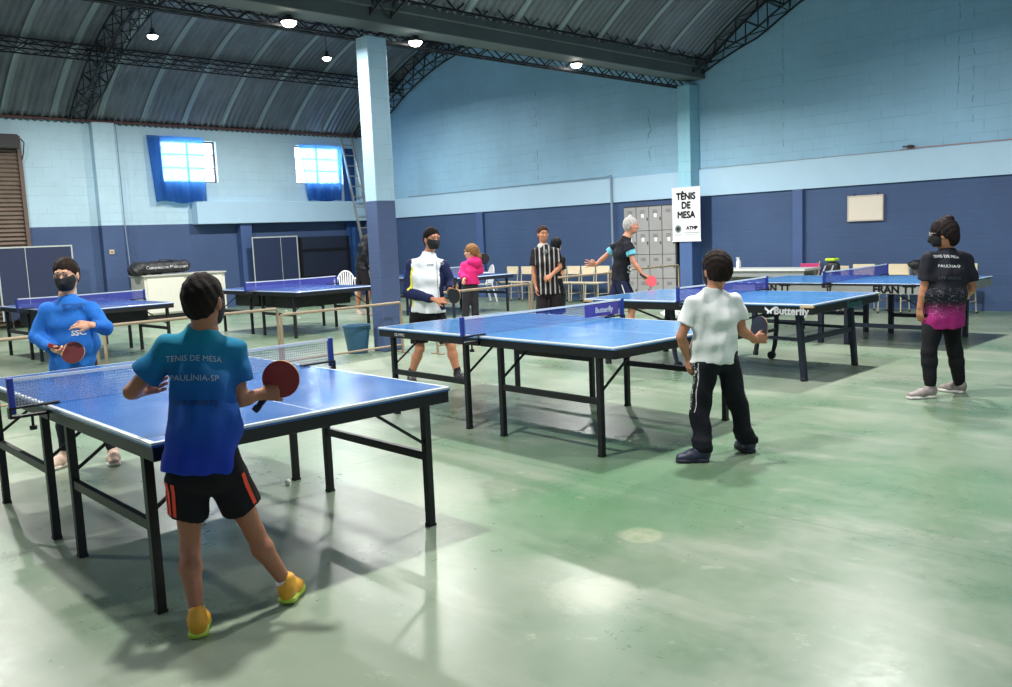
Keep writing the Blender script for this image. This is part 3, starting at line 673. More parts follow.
# ================================================================ CABINET AND BAG BY THE LEFT WALL
M_cream = mat('cream_painted_wood', (216, 214, 202), .55, var=.06); M_cr2 = mat('greyed_cream_wood', (176, 176, 168), .55)
c = root('cabinet', (-19.55, 7.95, 0), math.radians(-2), 'low cream cabinet with a black bag on top by the window wall', 'cabinet')
MB().box(-.42, .38, 0, 1.85, .10, .94).build('cabinet_body', M_cream, c, bevel=.006)
MB().box(-.44, .42, -.03, 1.88, .94, .975).build('cabinet_top', M_cr2, c, bevel=.006)
MB().box(-.38, .34, .04, 1.81, 0, .10).build('plinth', M_dkm, c)
for k in range(2):
    d = MB().box(.38, .40, .05+.9*k, .88+.9*k, .14, .90).build('door', M_cream, c, bevel=.004)
    MB().box(.40, .425, (.78 if k == 0 else 1.0), (.80 if k == 0 else 1.02), .55, .66).build('handle', M_gry, d)
M_bag = mat('black_nylon', (30, 31, 36), .55, var=.25, nscale=14, bmp=.3)
b0 = V((-19.45, 7.88, 0))
bg_ = root('sports_bag', (-19.45, 8.5, .975), 0, 'long black bag with white lettering lying on the cream cabinet', 'bag')
P0 = [pr(('e', (0, -.60, .15), (0, .50, .17), (.20, .15), (.17, .14), (1, 0, 0)), .03), pr(('s', (.02, -.65, .10), (.2, .14, .13)), .05), pr((.012, (21, 9, 30), (7, 25, 11)), 0, 'wave'), pr(((0, 0, .001), (0, 0, -1)), 0, 'plane')]
v, f = sdf_mesh(P0, .02)
def rawmesh(name, v, f, m, parent):
    vv = v[f]; 
    vol = np.einsum('ij,ij->i', vv[:, 0], np.cross(vv[:, 1], vv[:, 2])).sum()
    if vol < 0: f = f[:, ::-1]
    me = bpy.data.meshes.new(name); me.from_pydata(v.tolist(), [], f.tolist()); me.update(); me.shade_smooth(); me.materials.append(m)
    return link(bpy.data.objects.new(name, me), parent)
bb = rawmesh('bag_body', v, f, M_bag, bg_)
bv = BVHTree.FromPolygons([tuple(x) for x in v], [tuple(map(int, x)) for x in f])
place_text('Competition Multisport', .10, (.4, .02, .16), (0, 1, 0), (0, 0, 1), M_wht, 'lettering', bb, bvh=bv, ray=(-1, 0, 0), off=.004)
MB().tube([(.1, -.2, .27), (.12, -.1, .33), (.12, .1, .33), (.1, .2, .28)], .012).build('bag_strap', M_bag, bg_)
# ================================================================ LADDER
M_alu = mat('aged_aluminium', (170, 168, 164), .4, .5, var=.15)
ld = root('ladder', (-19.62, 14.35, 0), 0, 'tall grey metal ladder leaning against the wall beside the second window', 'ladder')
top_ = V((-1.08, 0, 4.35))
for s in (0, .36): MB().bar((0, s, 0), top_+V((0, s, 0)), .035, .075).build('ladder_rail', M_alu, ld)
for k in range(15):
    p = top_*((k+.6)/15.2); MB().bar(p+V((0, .02, 0)), p+V((0, .34, 0)), .035, .03).build('rung', M_alu, ld)
# ================================================================ LOCKERS
M_lock = mat('grey_locker_paint', (150, 149, 150), .5, .0, var=.14, nscale=4); M_lockd = mat('dark_gap', (52, 54, 60), .7)
lk = root('locker_block', (-11.45, 14.93, 0), 0, 'grey metal locker block with numbered doors left of the banner', 'lockers')
MB().box(0, 1.29, 0, .27, 0, 2.0).build('locker_body', M_lockd, lk)
nums = rr = random.Random(4)
for cx_ in range(4):
    for k in range(4):
        x0 = .012+cx_*.319; z0 = .03+k*.488
        d = MB().box(x0, x0+.302, -.018, 0, z0, z0+.478).build('locker_door', M_lock, lk, bevel=.003)
        MB().box(x0+.26, x0+.285, -.026, -.018, z0+.2, z0+.26).build('door_latch', M_dkm, d)
        sl_ = MB()
        for q in range(3): sl_.box(x0+.09, x0+.21, -.0195, -.018, z0+.40-q*.025, z0+.408-q*.025)
        sl_.build('vent_slots', M_dkm, d)
        if k >= 2 and cx_ < 3 or (k == 2): MB().box(x0+.12, x0+.19, -.0205, -.018, z0+.26, z0+.34).build('number_tag', M_wht, d)
# ================================================================ SCHOOL CHAIRS
M_lw = mat('pale_chair_laminate', (220, 206, 178), .5, var=.06); M_ct = mat('beige_chair_tube', (182, 176, 156), .45, .1); M_pad = mat('black_foot', (40, 40, 40), .7)
def school_chair(loc, rz, label, group, back=None):
    r = root('school_chair', loc, rz, label, 'chair', group)
    # faces local -Y, origin at floor centre
    MB().box(-.19, .19, -.20, .18, .425, .44).build('seat', M_lw, r, bevel=.006)
    MB().box(-.185, .185, .195, .212, .60, .78).build('backrest', back or M_lw, r, bevel=.006)
    for s in (-1, 1):
        MB().tube([(s*.17, .17, .41), (s*.17, .19, .60), (s*.17, .215, .76)], .011, 8).build('back_post', M_ct, r)
        MB().tube([(s*.17, -.17, .42), (s*.18, -.19, .01)], .011, 8).build('leg', M_ct, r)
        MB().tube([(s*.17, .16, .42), (s*.18, .21, .01)], .011, 8).build('leg', M_ct, r)
        MB().tube([(s*.175, -.18, .20), (s*.175, .185, .20)], .009, 6).build('side_rail', M_ct, r)
        for y in (-.19, .21): MB().lathe([(.016, 0), (.016, .03)], (s*.18, y, 0), 8).build('foot_cap', M_pad, r)
    MB().tube([(-.17, -.17, .415), (.17, -.17, .415)], .011, 8).build('seat_rail', M_ct, r)
    return r
gl = 'school chairs along the gable wall'
sc0 = school_chair((-14.70, 14.62, 0), 0, 'pale school chair at the left end of the row along the gable wall', gl)
for x, rz, lab in ((-14.22, .02, 'pale school chair, second from the left in the row along the gable wall'),
                   (-13.62, -.03, 'pale school chair behind the left arm of the man in the striped shirt'),
                   (-13.20, .03, 'pale school chair partly hidden behind the man in the striped shirt'),
                   (-12.80, .0, 'pale school chair just right of the man in the striped shirt'),
                   (-12.38, .02, 'pale school chair below the hand of the grey-haired man'),
                   (-11.98, -.02, 'pale school chair closest to the lockers')):
    relabel(copy_tree(sc0), (x, 14.62, 0), rz, lab)
sc1 = school_chair((-6.30, 14.55, 0), 0, 'pale school chair right of the black and yellow backpack', 'school chairs behind the fourth table')
relabel(copy_tree(sc1), (-5.72, 14.55, 0), .03, 'pale school chair holding a black jacket, left of the woman in black')
relabel(copy_tree(sc1), (-4.72, 14.55, 0), -.02, 'pale school chair right behind the woman in black')
M_pink = mat('pink_chair_plastic', (206, 62, 122), .5)
pk = school_chair((-7.45, 14.96, 0), 0, 'chair with bright pink backrest behind the long white table', 'school chairs behind the fourth table', M_pink)
pk.children[1].location = (0, 0, .06)
# black jacket on the chair
jp = [pr(('e', (-5.36, 14.70, .50), (-5.36, 14.74, .80), (.13, .07), (.11, .05), (1, 0, 0)), .03), pr(('s', (-5.42, 14.68, .78), (.12, .07, .06)), .05), pr((.012, (30, 9, 20), (17, 25, 11)), 0, 'wave')]
v, f = sdf_mesh(jp, .015); jk = rawmesh('folded_jacket', v, f, M_bag, None); tag(jk, 'black jacket hung over the school chair left of the woman', 'jacket')
# ================================================================ LONG WHITE TABLE WITH BOTTLE
M_wt = mat('white_laminate', (206, 208, 206), .5)
wt = root('long_table', (-8.0, 14.38, 0), 0, 'long white table with a spray bottle on it against the gable wall', 'table')
MB().box(-.98, .98, -.30, .30, .70, .74).build('tabletop', M_wt, wt, bevel=.005)
MB().box(-.95, .95, -.27, -.25, .60, .70).box(-.95, .95, .25, .27, .60, .70).build('apron', mat('grey_apron', (138, 142, 142), .6), wt)
for s in (-1, 1):
    for t in (-1, 1): MB().box(s*.9-.02, s*.9+.02, t*.24-.02, t*.24+.02, 0, .70).build('leg', M_alu, wt)
MB().box(-.9, .9, .20, .215, .30, .60).build('modesty_panel', mat('grey_panel', (128, 132, 130), .6), wt)
bt = root('spray_bottle', (-8.40, 14.30, .74), 0, 'white spray bottle standing on the long white table', 'bottle')
MB().lathe([(.035, 0), (.042, .01), (.042, .12), (.03, .15), (.014, .165), (.014, .175)], n=16).build('bottle_body', M_wht, bt, smooth=True)
MB().box(-.045, .02, -.012, .012, .175, .205).tube([(-.03, 0, .18), (-.045, 0, .15)], .005).lathe([(.016, .165), (.016, .185)], n=10).build('spray_head', mat('clear_grey_plastic', (176, 180, 186), .4), bt)
tag(MB().lathe([(.05, 0), (.08, .012), (.085, .02), (.07, .018), (.02, .008)], (-8.68, 14.3, .742), 20).build('shallow_dish', mat('tan_plastic', (190, 158, 120), .5), smooth=True), 'small tan dish on the long white table left of the bottle', 'dish')
# backpack
bp = root('backpack', (-6.52, 14.02, 0), math.radians(-8), 'black backpack with a fluorescent yellow top on a chair', 'backpack')
ch_b = relabel(copy_tree(sc1), (-6.52, 14.05, 0), 0, 'pale school chair under the black and yellow backpack')
bp.location = (-6.52, 14.05, .442)
v, f = sdf_mesh([pr(('e', (0, 0, .12), (0, 0, .36), (.15, .09), (.13, .08), (1, 0, 0)), .03), pr(('s', (0, -.09, .14), (.11, .04, .10)), .03), pr(((0, 0, .0), (0, 0, -1)), 0, 'plane')], .015); bk = rawmesh('pack_body', v, f, M_bag, bp)
MB().box(-.09, .09, -.09, .07, .43, .475).build('pack_top', mat('fluorescent_yellow', (190, 226, 40), .6), bp, bevel=.02)
MB().tube([(-.07, -.12, .06), (-.10, -.14, .22), (-.05, -.11, .36)], .012).tube([(.07, -.12, .06), (.05, -.15, .2), (.09, -.11, .36)], .012).build('pack_trim', mat('pale_grey_trim', (170, 180, 196), .6), bp)
MB().tube([(-.04, 0, .44), (-.03, 0, .50), (.03, 0, .50), (.04, 0, .44)], .008).build('grab_loop', M_bag, bp)
# ================================================================ WHITE PLASTIC CHAIRS
M_pl = mat('white_chair_plastic', (224, 226, 230), .4, var=.03)
def plastic_chair(loc, rz, label):
    r = root('plastic_chair', loc, rz, label, 'chair', 'white plastic armchairs')
    s_ = MB(); n = 10; vs = []
    for j in range(n+1):
        for i in range(n+1):
            x = -.21+.42*i/n; y = -.20+.40*j/n; vs.append((x*(1-.08*j/n), y, .41-.02*math.cos(x/.21*1.57)+.02*(1-j/n)))
    s_.add(vs, [(j*(n+1)+i, j*(n+1)+i+1, (j+1)*(n+1)+i+1, (j+1)*(n+1)+i) for j in range(n) for i in range(n)])
    o = s_.build('seat', M_pl, r, smooth=True); o.modifiers.new('t', 'SOLIDIFY').thickness = .012
    bk = MB()
    rim = [(.215*math.cos(t)*(1 if math.sin(t) < .2 else 1), .20+.07*max(0, math.sin(t)), .50+.34*math.sin(t)) for t in [math.pi*k/14 for k in range(15)]]
    bk.tube([(.205, .17, .42)]+rim+[(-.205, .17, .42)], .018, 8); 
    for k in range(-3, 4):
        x = k*.05; bk.bar((x*.9, .185, .42), (x*1.05, .20+.07*math.sqrt(max(0, 1-(x/.215)**2)), .50+.34*math.sqrt(max(0, 1-(x*1.05/.215)**2))), .028, .008, up=(0, 1, 0))
    bk.build('backrest', M_pl, r, smooth=True)
    for s in (-1, 1):
        MB().tube([(s*.215, .22, .66), (s*.25, .10, .655), (s*.255, -.12, .645), (s*.245, -.20, .60), (s*.24, -.215, .45)], [.022, .026, .026, .022, .02], 8).build('armrest', M_pl, r, smooth=True)
        MB().bar((s*.22, -.19, .44), (s*.26, -.24, 0), .05, .035).build('leg', M_pl, r, bevel=.006)
        MB().bar((s*.20, .17, .44), (s*.24, .27, 0), .05, .035).build('leg', M_pl, r, bevel=.006)
    return r
pc = plastic_chair((-17.25, 11.85, 0), math.radians(55), 'white plastic armchair behind the table, left of the person in black jacket')
relabel(copy_tree(pc), (-14.95, 14.05, 0), math.radians(-25), 'white plastic armchair behind the girl in pink')
# ================================================================ LOW TUBE BARRIERS
M_bar = mat('tan_barrier_tube', (146, 128, 106), .55, var=.15, nscale=20)
def barrier(y0, y1, x, z, label):
    r = root('barrier', (x, (y0+y1)/2, 0), 0, label, 'barrier', 'low tube barriers between the courts'); h = (y1-y0)/2-.03
    MB().tube([(0, -h, .0), (0, -h, z-.02), (0, -h+.02, z)] , .017, 8).build('post', M_bar, r, smooth=True); MB().tube([(0, h, .0), (0, h, z-.02), (0, h-.02, z)], .017, 8).build('post', M_bar, r, smooth=True)
    MB().tube([(0, -h+.02, z), (0, h-.02, z)], .017, 8).build('top_rail', M_bar, r, smooth=True)
    MB().tube([(0, -h, .11), (0, h, .11)], .013, 8).build('bottom_rail', M_bar, r, smooth=True)
    for y in (-h, h): MB().box(-.12, .12, y-.015, y+.015, 0, .015).build('foot_plate', M_bar, r)
barrier(.9, 3.32, -9.25, .735, 'tan tube barrier at the far left, left of the masked boy')
barrier(3.36, 5.42, -9.30, .765, 'tan tube barrier between the masked boy and the boy in the blue shirt')
barrier(5.46, 7.34, -9.40, .68, 'tan tube barrier passing in front of the free-standing pillar')
barrier(7.40, 9.25, -8.82, .80, 'tan tube barrier in front of the girl in pink')
barrier(9.70, 11.7, -9.25, .82, 'tan tube barrier behind the grey-haired man')
barrier(11.75, 13.9, -9.40, .83, 'tan tube barrier in front of the lockers')
# bucket
bu = root('bucket', (-9.98, 6.98, 0), 0, 'blue-grey plastic bucket at the foot of the free-standing pillar', 'bucket')
MB().lathe([(.13, 0), (.135, .01), (.185, .36), (.195, .365), (.195, .385), (.183, .385), (.175, .36), (.128, .02)], n=28).build('bucket_wall', mat('blue_grey_plastic', (48, 92, 122), .5), bu, smooth=True)
MB().tube([(-.19, 0, .37), (-.15, .03, .30), (0, .19, .26), (.15, .05, .30), (.19, 0, .37)], .005, 6).build('bucket_handle', M_alu, bu)
# balls
M_ball = mat('white_ball', (228, 226, 216), .4, var=.02)
def ball(x, y, z, label):
    mb = MB(); prof = [(.02*math.sin(math.pi*(k+.02)/12.04), -.02*math.cos(math.pi*(k+.02)/12.04)) for k in range(13)]
    o = mb.lathe(prof, n=18).build('table_tennis_ball', M_ball, smooth=True); o.location = (x, y, z+.02); tag(o, label, 'ball', 'white table tennis balls')
ball(-4.874, 2.811, 0, 'white ball on the floor beneath the nearest table')
ball(-6.445, 5.417, 0, 'white ball on the floor right of the nearest table end')
ball(-17.9, 10.38, 0, 'left one of two white balls on the floor under the table by the pillar')
ball(-17.7, 10.50, 0, 'right one of two white balls on the floor under the table by the pillar')
ball(-15.62, 9.55, 0, 'white ball on the open floor right of the table legs near the pillar')
ball(-5.35, 2.52, .76, 'white ball resting on the nearest table beside the boy\'s shoulder')
# crumpled bag on the floor near the third table
v, f = sdf_mesh([pr(('s', (0, 0, .09), (.17, .11, .10)), .03), pr(('s', (.1, .03, .14), (.09, .07, .09)), .05), pr(((0, 0, 0), (0, 0, -1)), 0, 'plane'), pr((.02, (30, 19, 20), (17, 25, 31)), 0, 'wave')], .012)
o = rawmesh('crumpled_bag', v, f, mat('white_plastic_film', (200, 206, 200), .5)  , None); o.location = (-8.35, 12.05, 0); tag(o, 'crumpled white plastic bag on the floor beyond the grey-haired man', 'bag')
# ================================================================ PEOPLE
def at(px, py, D):
    """point of the hall seen along one direction at horizontal distance D in front of the camera"""
    d = _rt*((px-506)/FPX)+_up*((343.5-py)/FPX)+_fw; t = D/d.dot(CF); return V((0, 0, CAMH))+d*t
def frame3(f, u=(0, 0, 1)):
    f = V(f).normalized(); s = f.cross(V(u)).normalized(); u2 = s.cross(f); return s, f, u2
def cdir(r, f, u=0.): return (CR*r+CF*f+UP*u).normalized()
M_iris = mat('dark_eye', (40, 28, 22), .2); M_eyew = mat('eye_white', (176, 164, 156), .6)
M_mask = mat('black_cloth_mask', (18, 19, 22), .8); M_sock = mat('white_sock', (214, 214, 212), .8)
M_rubr = mat('red_paddle_rubber', (128, 26, 30), .45, var=.05); M_rubk = mat('black_paddle_rubber', (28, 30, 36), .45); M_wood = mat('pale_wood', (190, 150, 104), .5)
def tri(ax, v): return [A(ax[0]), A(ax[1]), A(ax[2])]
def head_prims(c, f, H, up=(0, 0, 1)):
    s, f, u = frame3(f, up); k = H/.235; ax = [A(s), A(f), A(u)]
    P = lambda x, y, z: V(c)+(s*x+f*y+u*z)*k
    S = lambda x, y, z, a, b, d: ('s', P(x, y, z), (a*k, b*k, d*k), ax)
    L = [pr(S(0, -.012, .035, .074, .094, .084)), pr(S(0, .022, -.022, .060, .068, .080), .02*k), pr(S(0, .036, -.078, .040, .044, .034), .03*k),
         pr(S(0, -.02, -.03, .062, .07, .06), .03*k)]
    for e in (-1, 1):
        L.append(pr(S(e*.031, .102, .010, .015, .014, .010), .008*k, 'cut'))
        L.append(pr(S(e*.076, -.004, -.012, .010, .019, .031), .008*k)); L.append(pr(S(e*.034, .060, -.022, .022, .022, .020), .02*k))
    for e in (-1, 1): L.append(pr(('c', P(e*.020, .088, .0185), P(e*.043, .080, .0165), .0045*k, .004*k), .004*k))
    L += [pr(('c', P(0, .086, .008), P(0, .104, -.030), .008*k, .014*k), .008*k), pr(('c', P(-.016, .084, -.057), P(.016, .084, -.057), .008*k, .008*k), .008*k),
          pr(('c', P(-.035, .084, .030), P(.035, .084, .030), .010*k, .010*k), .015*k)]
    return L, P, S, k, (s, f, u)
def hand_prims(w, d, n, size, curl=(.5, .5, .5, .5), thumb=(.6, .3), side=1, spread=.12):
    """w wrist, d pointing direction, n = direction the palm faces, size = hand length"""
    d = V(d).normalized(); n = V(n); n = (n-d*n.dot(d)).normalized(); s = d.cross(n).normalized()*side; k = size/.18; w = V(w)
    L = [pr(('e', w-d*.02*k, w+d*.075*k, (.026*k, .017*k), (.040*k, .014*k), s)), pr(('s', w+d*.045*k+s*.022*k+n*.008*k, (.018*k, .028*k, .014*k), [A(s), A(d), A(n)]), .012*k)]
    fl = (.072, .080, .075, .060); ends = []
    for i in range(4):
        b = w+d*(.082-.004*abs(i-1))*k+s*(.030-.020*i)*k; a = math.radians(90)*curl[i]; dd = (d+s*(1.2-i)*spread*.8).normalized()
        for j, q in enumerate((.45, .30, .25)):
            dirn = dd*math.cos(a*(j+.6))+n*math.sin(a*(j+.6)); e = b+dirn*fl[i]*q*k
            L.append(pr(('c', b, e, (.0092-.0008*j)*k, (.0086-.0010*j)*k), .003*k)); b = e
        ends.append(b)
    b = w+d*.022*k+s*.026*k+n*.006*k; t1 = (s*thumb[0]+d*.7+n*thumb[1]).normalized(); e = b+t1*.036*k; t2 = (s*thumb[0]*.2+d*.9+n*thumb[1]*1.3).normalized()
    L.append(pr(('c', b, e, .013*k, .010*k), .010*k)); L.append(pr(('c', e, e+t2*.030*k, .010*k, .008*k), .004*k))
    return L
def clothmat(name, rgb, fn=None, rough=.85, var=.10):
    if name in _mc: return _mc[name]
    m, nt, b = newmat(name); vec, x, y, z = objxyz(nt); n = noise(nt, vec, 6, 4); c = srgb(*rgb)
    col = mixc(nt, n, tuple(v*(1-var) for v in c[:3])+(1,), tuple(min(1, v*(1+var)) for v in c[:3])+(1,))
    if fn: col = fn(nt, vec, x, y, z, col)
    nt.links.new(col, b.inputs['Base Color']); b.inputs['Roughness'].default_value = rough; b.inputs['Specular IOR Level'].default_value = .25
    fo = noise(nt, scalev(nt, vec, (1, 1, .55)), 9, 3, .55); bump(nt, b, fo, .45, .02); _mc[name] = m; return m
def skinmat(name, rgb): return mat(name, rgb, .5, var=.06, nscale=10)
def paddle(name, centre, hdir, nrm, label, front, back, rad=.077, group='table tennis paddles', hl=.105):
    """centre of the blade, direction from blade to handle, face normal towards the front rubber"""
    h = V(hdir).normalized(); n = V(nrm); n = (n-h*n.dot(h)).normalized(); s = n.cross(h).normalized(); c = V(centre)
    r = root(name, c, 0, label, 'paddle', group)
    def disc(rad_, t0, t1, cut):
        pts = []
        for k in range(40):
            a = 2*math.pi*k/40; x = math.cos(a)*rad_; y = math.sin(a)*rad_*1.04
            pts.append(s*x+h*min(y, cut))
        N_ = len(pts); vs = [p+n*t0 for p in pts]+[p+n*t1 for p in pts]
        return MB().add(vs, [tuple(range(N_))[::-1], tuple(range(N_, 2*N_))]+[(i, (i+1) % N_, N_+(i+1) % N_, N_+i) for i in range(N_)])
    b = disc(rad, -.003, .003, 9); b.bar(h*(rad*.7), h*(rad+.02), .04, .006, up=n); b.build('blade', M_wood, r)
    disc(rad*.985, .003, .0055, rad*.80).build('front_rubber', front, r); disc(rad*.985, -.0055, -.003, rad*.80).build('back_rubber', back, r)
    mb = MB(); mb.bar(h*(rad-.005), h*(rad+.03), .026, .020, up=n); mb.bar(h*(rad+.03), h*(rad+hl-.03), .025, .022, up=n); mb.bar(h*(rad+hl-.03), h*(rad+hl), .030, .024, up=n)
    mb.build('handle', back if back is not front else M_rubk, r, bevel=.004)
    return r
def shoe(name, heel, toe, m_up, m_sole, base, par, k=1., lift=0.):
    """heel and toe: floor points; k = width scale"""
    a = V(heel); b = V(toe); d = (b-a); L = d.length; d.normalize(); s = d.cross(UP).normalized(); z = UP; w = .040*k
    g = lift
    up_ = [pr(('e', a+d*.035+z*(.050+g), a+d*(L*.55)+z*(.042+g*.5), (w*.92, .050*k), (w*1.02, .040*k), s)), pr(('e', a+d*(L*.5)+z*(.040+g*.5), b-d*.035+z*.030, (w*1.05, .036*k), (w*.92, .026*k), s), .03),
           pr(('e', a+d*.045+z*(.06+g), a+d*.055+z*(.10+g), (.036*k, .045*k), (.036*k, .044*k), s), .02)]
    nrm = (UP*1.0-d*(-lift/max(L, .1))).normalized()
    o = sdf_obj('shoe', [(up_+[pr((a+z*(g+.018), -nrm), 0, 'plane')], .008)], m_up, par, base)
    so = [pr(('e', a+d*.035+z*(.012+g), b-d*.035+z*.012, (w*1.05, .03), (w*1.0, .03), s)), pr(('s', a+d*L*.68+z*(.012+g*.3), (L*.2, w*1.12, .03), [A(d), A(s), A(z)]), .02),
          pr((a+z*(g+.026), nrm), 0, 'plane'), pr((a+z*(g+.001), -nrm), 0, 'plane')]
    sdf_obj('sole', [(so, .007)], m_sole, o, base); return o
def person(D, j, label, group=None, H=.225, face=(0, 1, 0), hup=(0, 0, 1), build=1., res=.012, skin=None, hair=None, haircol=(26, 22, 20), hairx=None, sleeve=('short', .62), shirt=None, shirt_r=1., nk=.16,
           hem=None, bottom=('shorts', .8), bmat=None, shoes=None, socks=None, mask=True, hands=None, arm=1., leg=1., belly=1., folds=.005, flare=0., sleevemat=None, hres=.0045, collar=False, lower=True, headband=None):
    J = {k: at(v[0], v[1], D+(v[2] if len(v) > 2 else 0)) for k, v in j.items()}
    foot = (J['anA']+J['anB'])/2; base = V((foot.x, foot.y, 0)); r = root('person', base, 0, label, 'person', group); b = build
    side = (J['shB']-J['shA']).normalized(); hs = (J['hipB']-J['hipA']).normalized(); f = cdir(*face); sw = (J['shB']-J['shA']).length/2
    hw = (J['hipB']-J['hipA']).length/2
    shc = (J['shA']+J['shB'])/2; pel = J['pelvis']; waist = shc.lerp(pel, .62); chest = shc.lerp(pel, .26)
    HP, P, S, k, (hsd, hf, hu) = head_prims(J['head'], f, H, hup)
    nb = P(0, -.018, -.075)
    arm0 = arm; arm = arm*(.84 if sleeve[0] == 'long' else 1.)
    cov = bottom[0] != 'shorts'; lg_ = leg*(.80 if cov else 1.)
    body = [pr(('e', chest, waist, (sw*.80, .095*b), (sw*.68*belly, .082*b*belly), side)), pr(('e', waist, pel, (sw*.68*belly, .082*b*belly), (hw+.062*b, .095*b), hs), .05),
            pr(('e', shc+(J['neck']-shc)*.2, chest, (sw*.72, .06*b), (sw*.82, .09*b), side), .04), pr(('c', nb, J['neck'], .047*k*.95, .052*b), .02), pr(('c', J['neck'], shc, .052*b, .05*b), .03)]
    for X in 'AB':
        body += [pr(('c', J['sh'+X], J['el'+X], .044*b*arm, .034*b*arm), .03), pr(('c', J['el'+X], J['el'+X].lerp(J['wr'+X], .35), .034*b*arm, .035*b*arm), .01), pr(('c', J['el'+X].lerp(J['wr'+X], .35), J['wr'+X], .035*b*arm, .023*b*arm), .01)]
        if lower:
            kn, an, hp = J['kn'+X], J['an'+X], J['hip'+X]; bk = (kn.lerp(an, .3))-V((f.x, f.y, 0))*(0 if cov else .012)
            body += [pr(('c', hp, kn, .072*b*lg_, .044*b*lg_), .03), pr(('c', kn, bk, .043*b*lg_, .049*b*lg_), .02), pr(('c', bk, an, .048*b*lg_, .030*b*lg_), .02), pr(('c', an, an-UP*max(an.z-.05, .01), .030*b*lg_, .03*b), .02)]
    hd = []
    if hands:
        for X, q in hands.items(): hd.append((hand_prims(J['wr'+X], *q[:2], q[2], **q[3])+[pr(('c', J['el'+X].lerp(J['wr'+X], .8), J['wr'+X], .026*b*arm, .023*b*arm), .01)], .0035 if D < 7 else .005))
    neckp = [pr(('c', nb, J['neck'], .047*k*.95, .050*b), .03)]
    sk = skin or skinmat('skin_tan', (186, 128, 96))
    sdf_obj('body', [(body, res)]+[(HP+neckp, hres)]+hd, sk, r, base)
    # eyes and brows
    for e in (-1, 1):
        ey = sdf_obj('eye', [([pr(S(e*.031, .079, .010, .0115, .0105, .0062))], .0024*k)], M_eyew, r, base)
        sdf_obj('iris', [([pr(S(e*.031, .0868, .009, .0062, .005, .0062))], .002*k)], M_iris, ey, base)
        sdf_obj('eyebrow', [([pr(('c', P(e*.016, .094, .032), P(e*.046, .083, .034), .0045*k, .003*k))], .002*k)], mat('brow_%d_%d_%d' % haircol, haircol, .9), r, base)
    hm = mat('hair_%d_%d_%d' % haircol, haircol, .75, var=.35, nscale=40, bmp=.6)
    hm.node_tree.nodes['Principled BSDF'].inputs['Specular IOR Level'].default_value = .12
    if hair is not None:
        g, slope, lim = hair      # thickness, front slope, base height
        hp = [pr(S(0, -.014, .038, .074+g, .094+g, .084+g)), pr(S(0, -.045, -.01, .066+g, .062+g, .075+g), .03*k)]
        n_ = (hu*1.0-hf*slope).normalized(); hp.append(pr((P(0, 0, lim), -n_), 0, 'plane'))
        hp.append(pr((.0030, A(hsd)*120+A(hu)*60, A(hf)*110+A(hu)*40), 0, 'wave'))
        if hairx: hp += hairx(P, S, k)
        sdf_obj('hair', [(hp, .0055)], hm, r, base)
    if mask:
        mp = [pr(S(0, .024, -.026, .069, .084, .082)), pr(S(0, .038, -.078, .050, .055, .040), .02*k), pr(('c', P(0, .095, -.012), P(0, .108, -.045), .014*k, .019*k), .02*k),
              pr((P(0, .09, -.004), (hu*1+hf*.25).normalized()), 0, 'plane'), pr((P(0, .012, 0), -hf), 0, 'plane'), pr((P(0, 0, -.105), -hu), 0, 'plane')]
        mo = sdf_obj('face_mask', [(mp, .0045)], M_mask, r, base)
        for e in (-1, 1): MB().tube([P(e*.058, .03, -.02)-base, P(e*.074, .0, .012)-base, P(e*.079, -.018, -.005)-base, P(e*.062, .02, -.055)-base], .0022, 6).build('ear_loop', M_mask, mo)
    # shirt
    hemp = J['hem'] if 'hem' in J else pel; q = shirt_r
    shp = [pr(('e', shc, chest, (sw*.86*q, .075*b*q), (sw*.92*q, .112*b*q), side)), pr(('e', chest, waist, (sw*.92*q, .112*b*q), (sw*.84*q*belly, .105*b*q*belly), side), .05),
           pr(('g', waist, hemp, (sw*.84*q*belly, .105*b*q*belly), (max(hw+.078*b, sw*.80)*q, .118*b*q), (side+hs).normalized()), .06)]
    st, sf = sleeve
    for X in 'AB': shp.append(pr(('c', J['neck'].lerp(shc, .45), J['sh'+X], .052*b*q, .046*b*q), .03))
    for X in 'AB':
        s_, e_, w_ = J['sh'+X], J['el'+X], J['wr'+X]
        if st == 'short': shp.append(pr(('f', s_, s_.lerp(e_, sf), .051*b*q, .061*b*q*(1+flare)), .03))
        else: shp += [pr(('c', s_, e_, .053*b*q, .049*b*q), .03), pr(('f', e_, e_.lerp(w_, sf), .049*b*q, .040*b*q), .02)]
    shp += [pr(('f', shc, J['neck']+(nb-J['neck'])*(.38 if collar else nk), .092*b, (.066 if collar else .060)*b), .03)]
    shp.append(pr((folds, A(side)*26+A(UP)*11, A(UP)*17+A(f)*19), 0, 'wave')); shp.append(pr((folds*.5, A(side)*47-A(UP)*33, A(UP)*21+A(side)*29), 0, 'wave'))
    so = sdf_obj('shirt', [(shp, res*.75)], shirt, r, base)
    # trousers / shorts
    bt_, bf = bottom; top = pel.lerp(waist, .45); bp_ = [pr(('e', top, pel, (hw+.060*b, .092*b), (hw+.074*b, .108*b), hs))]
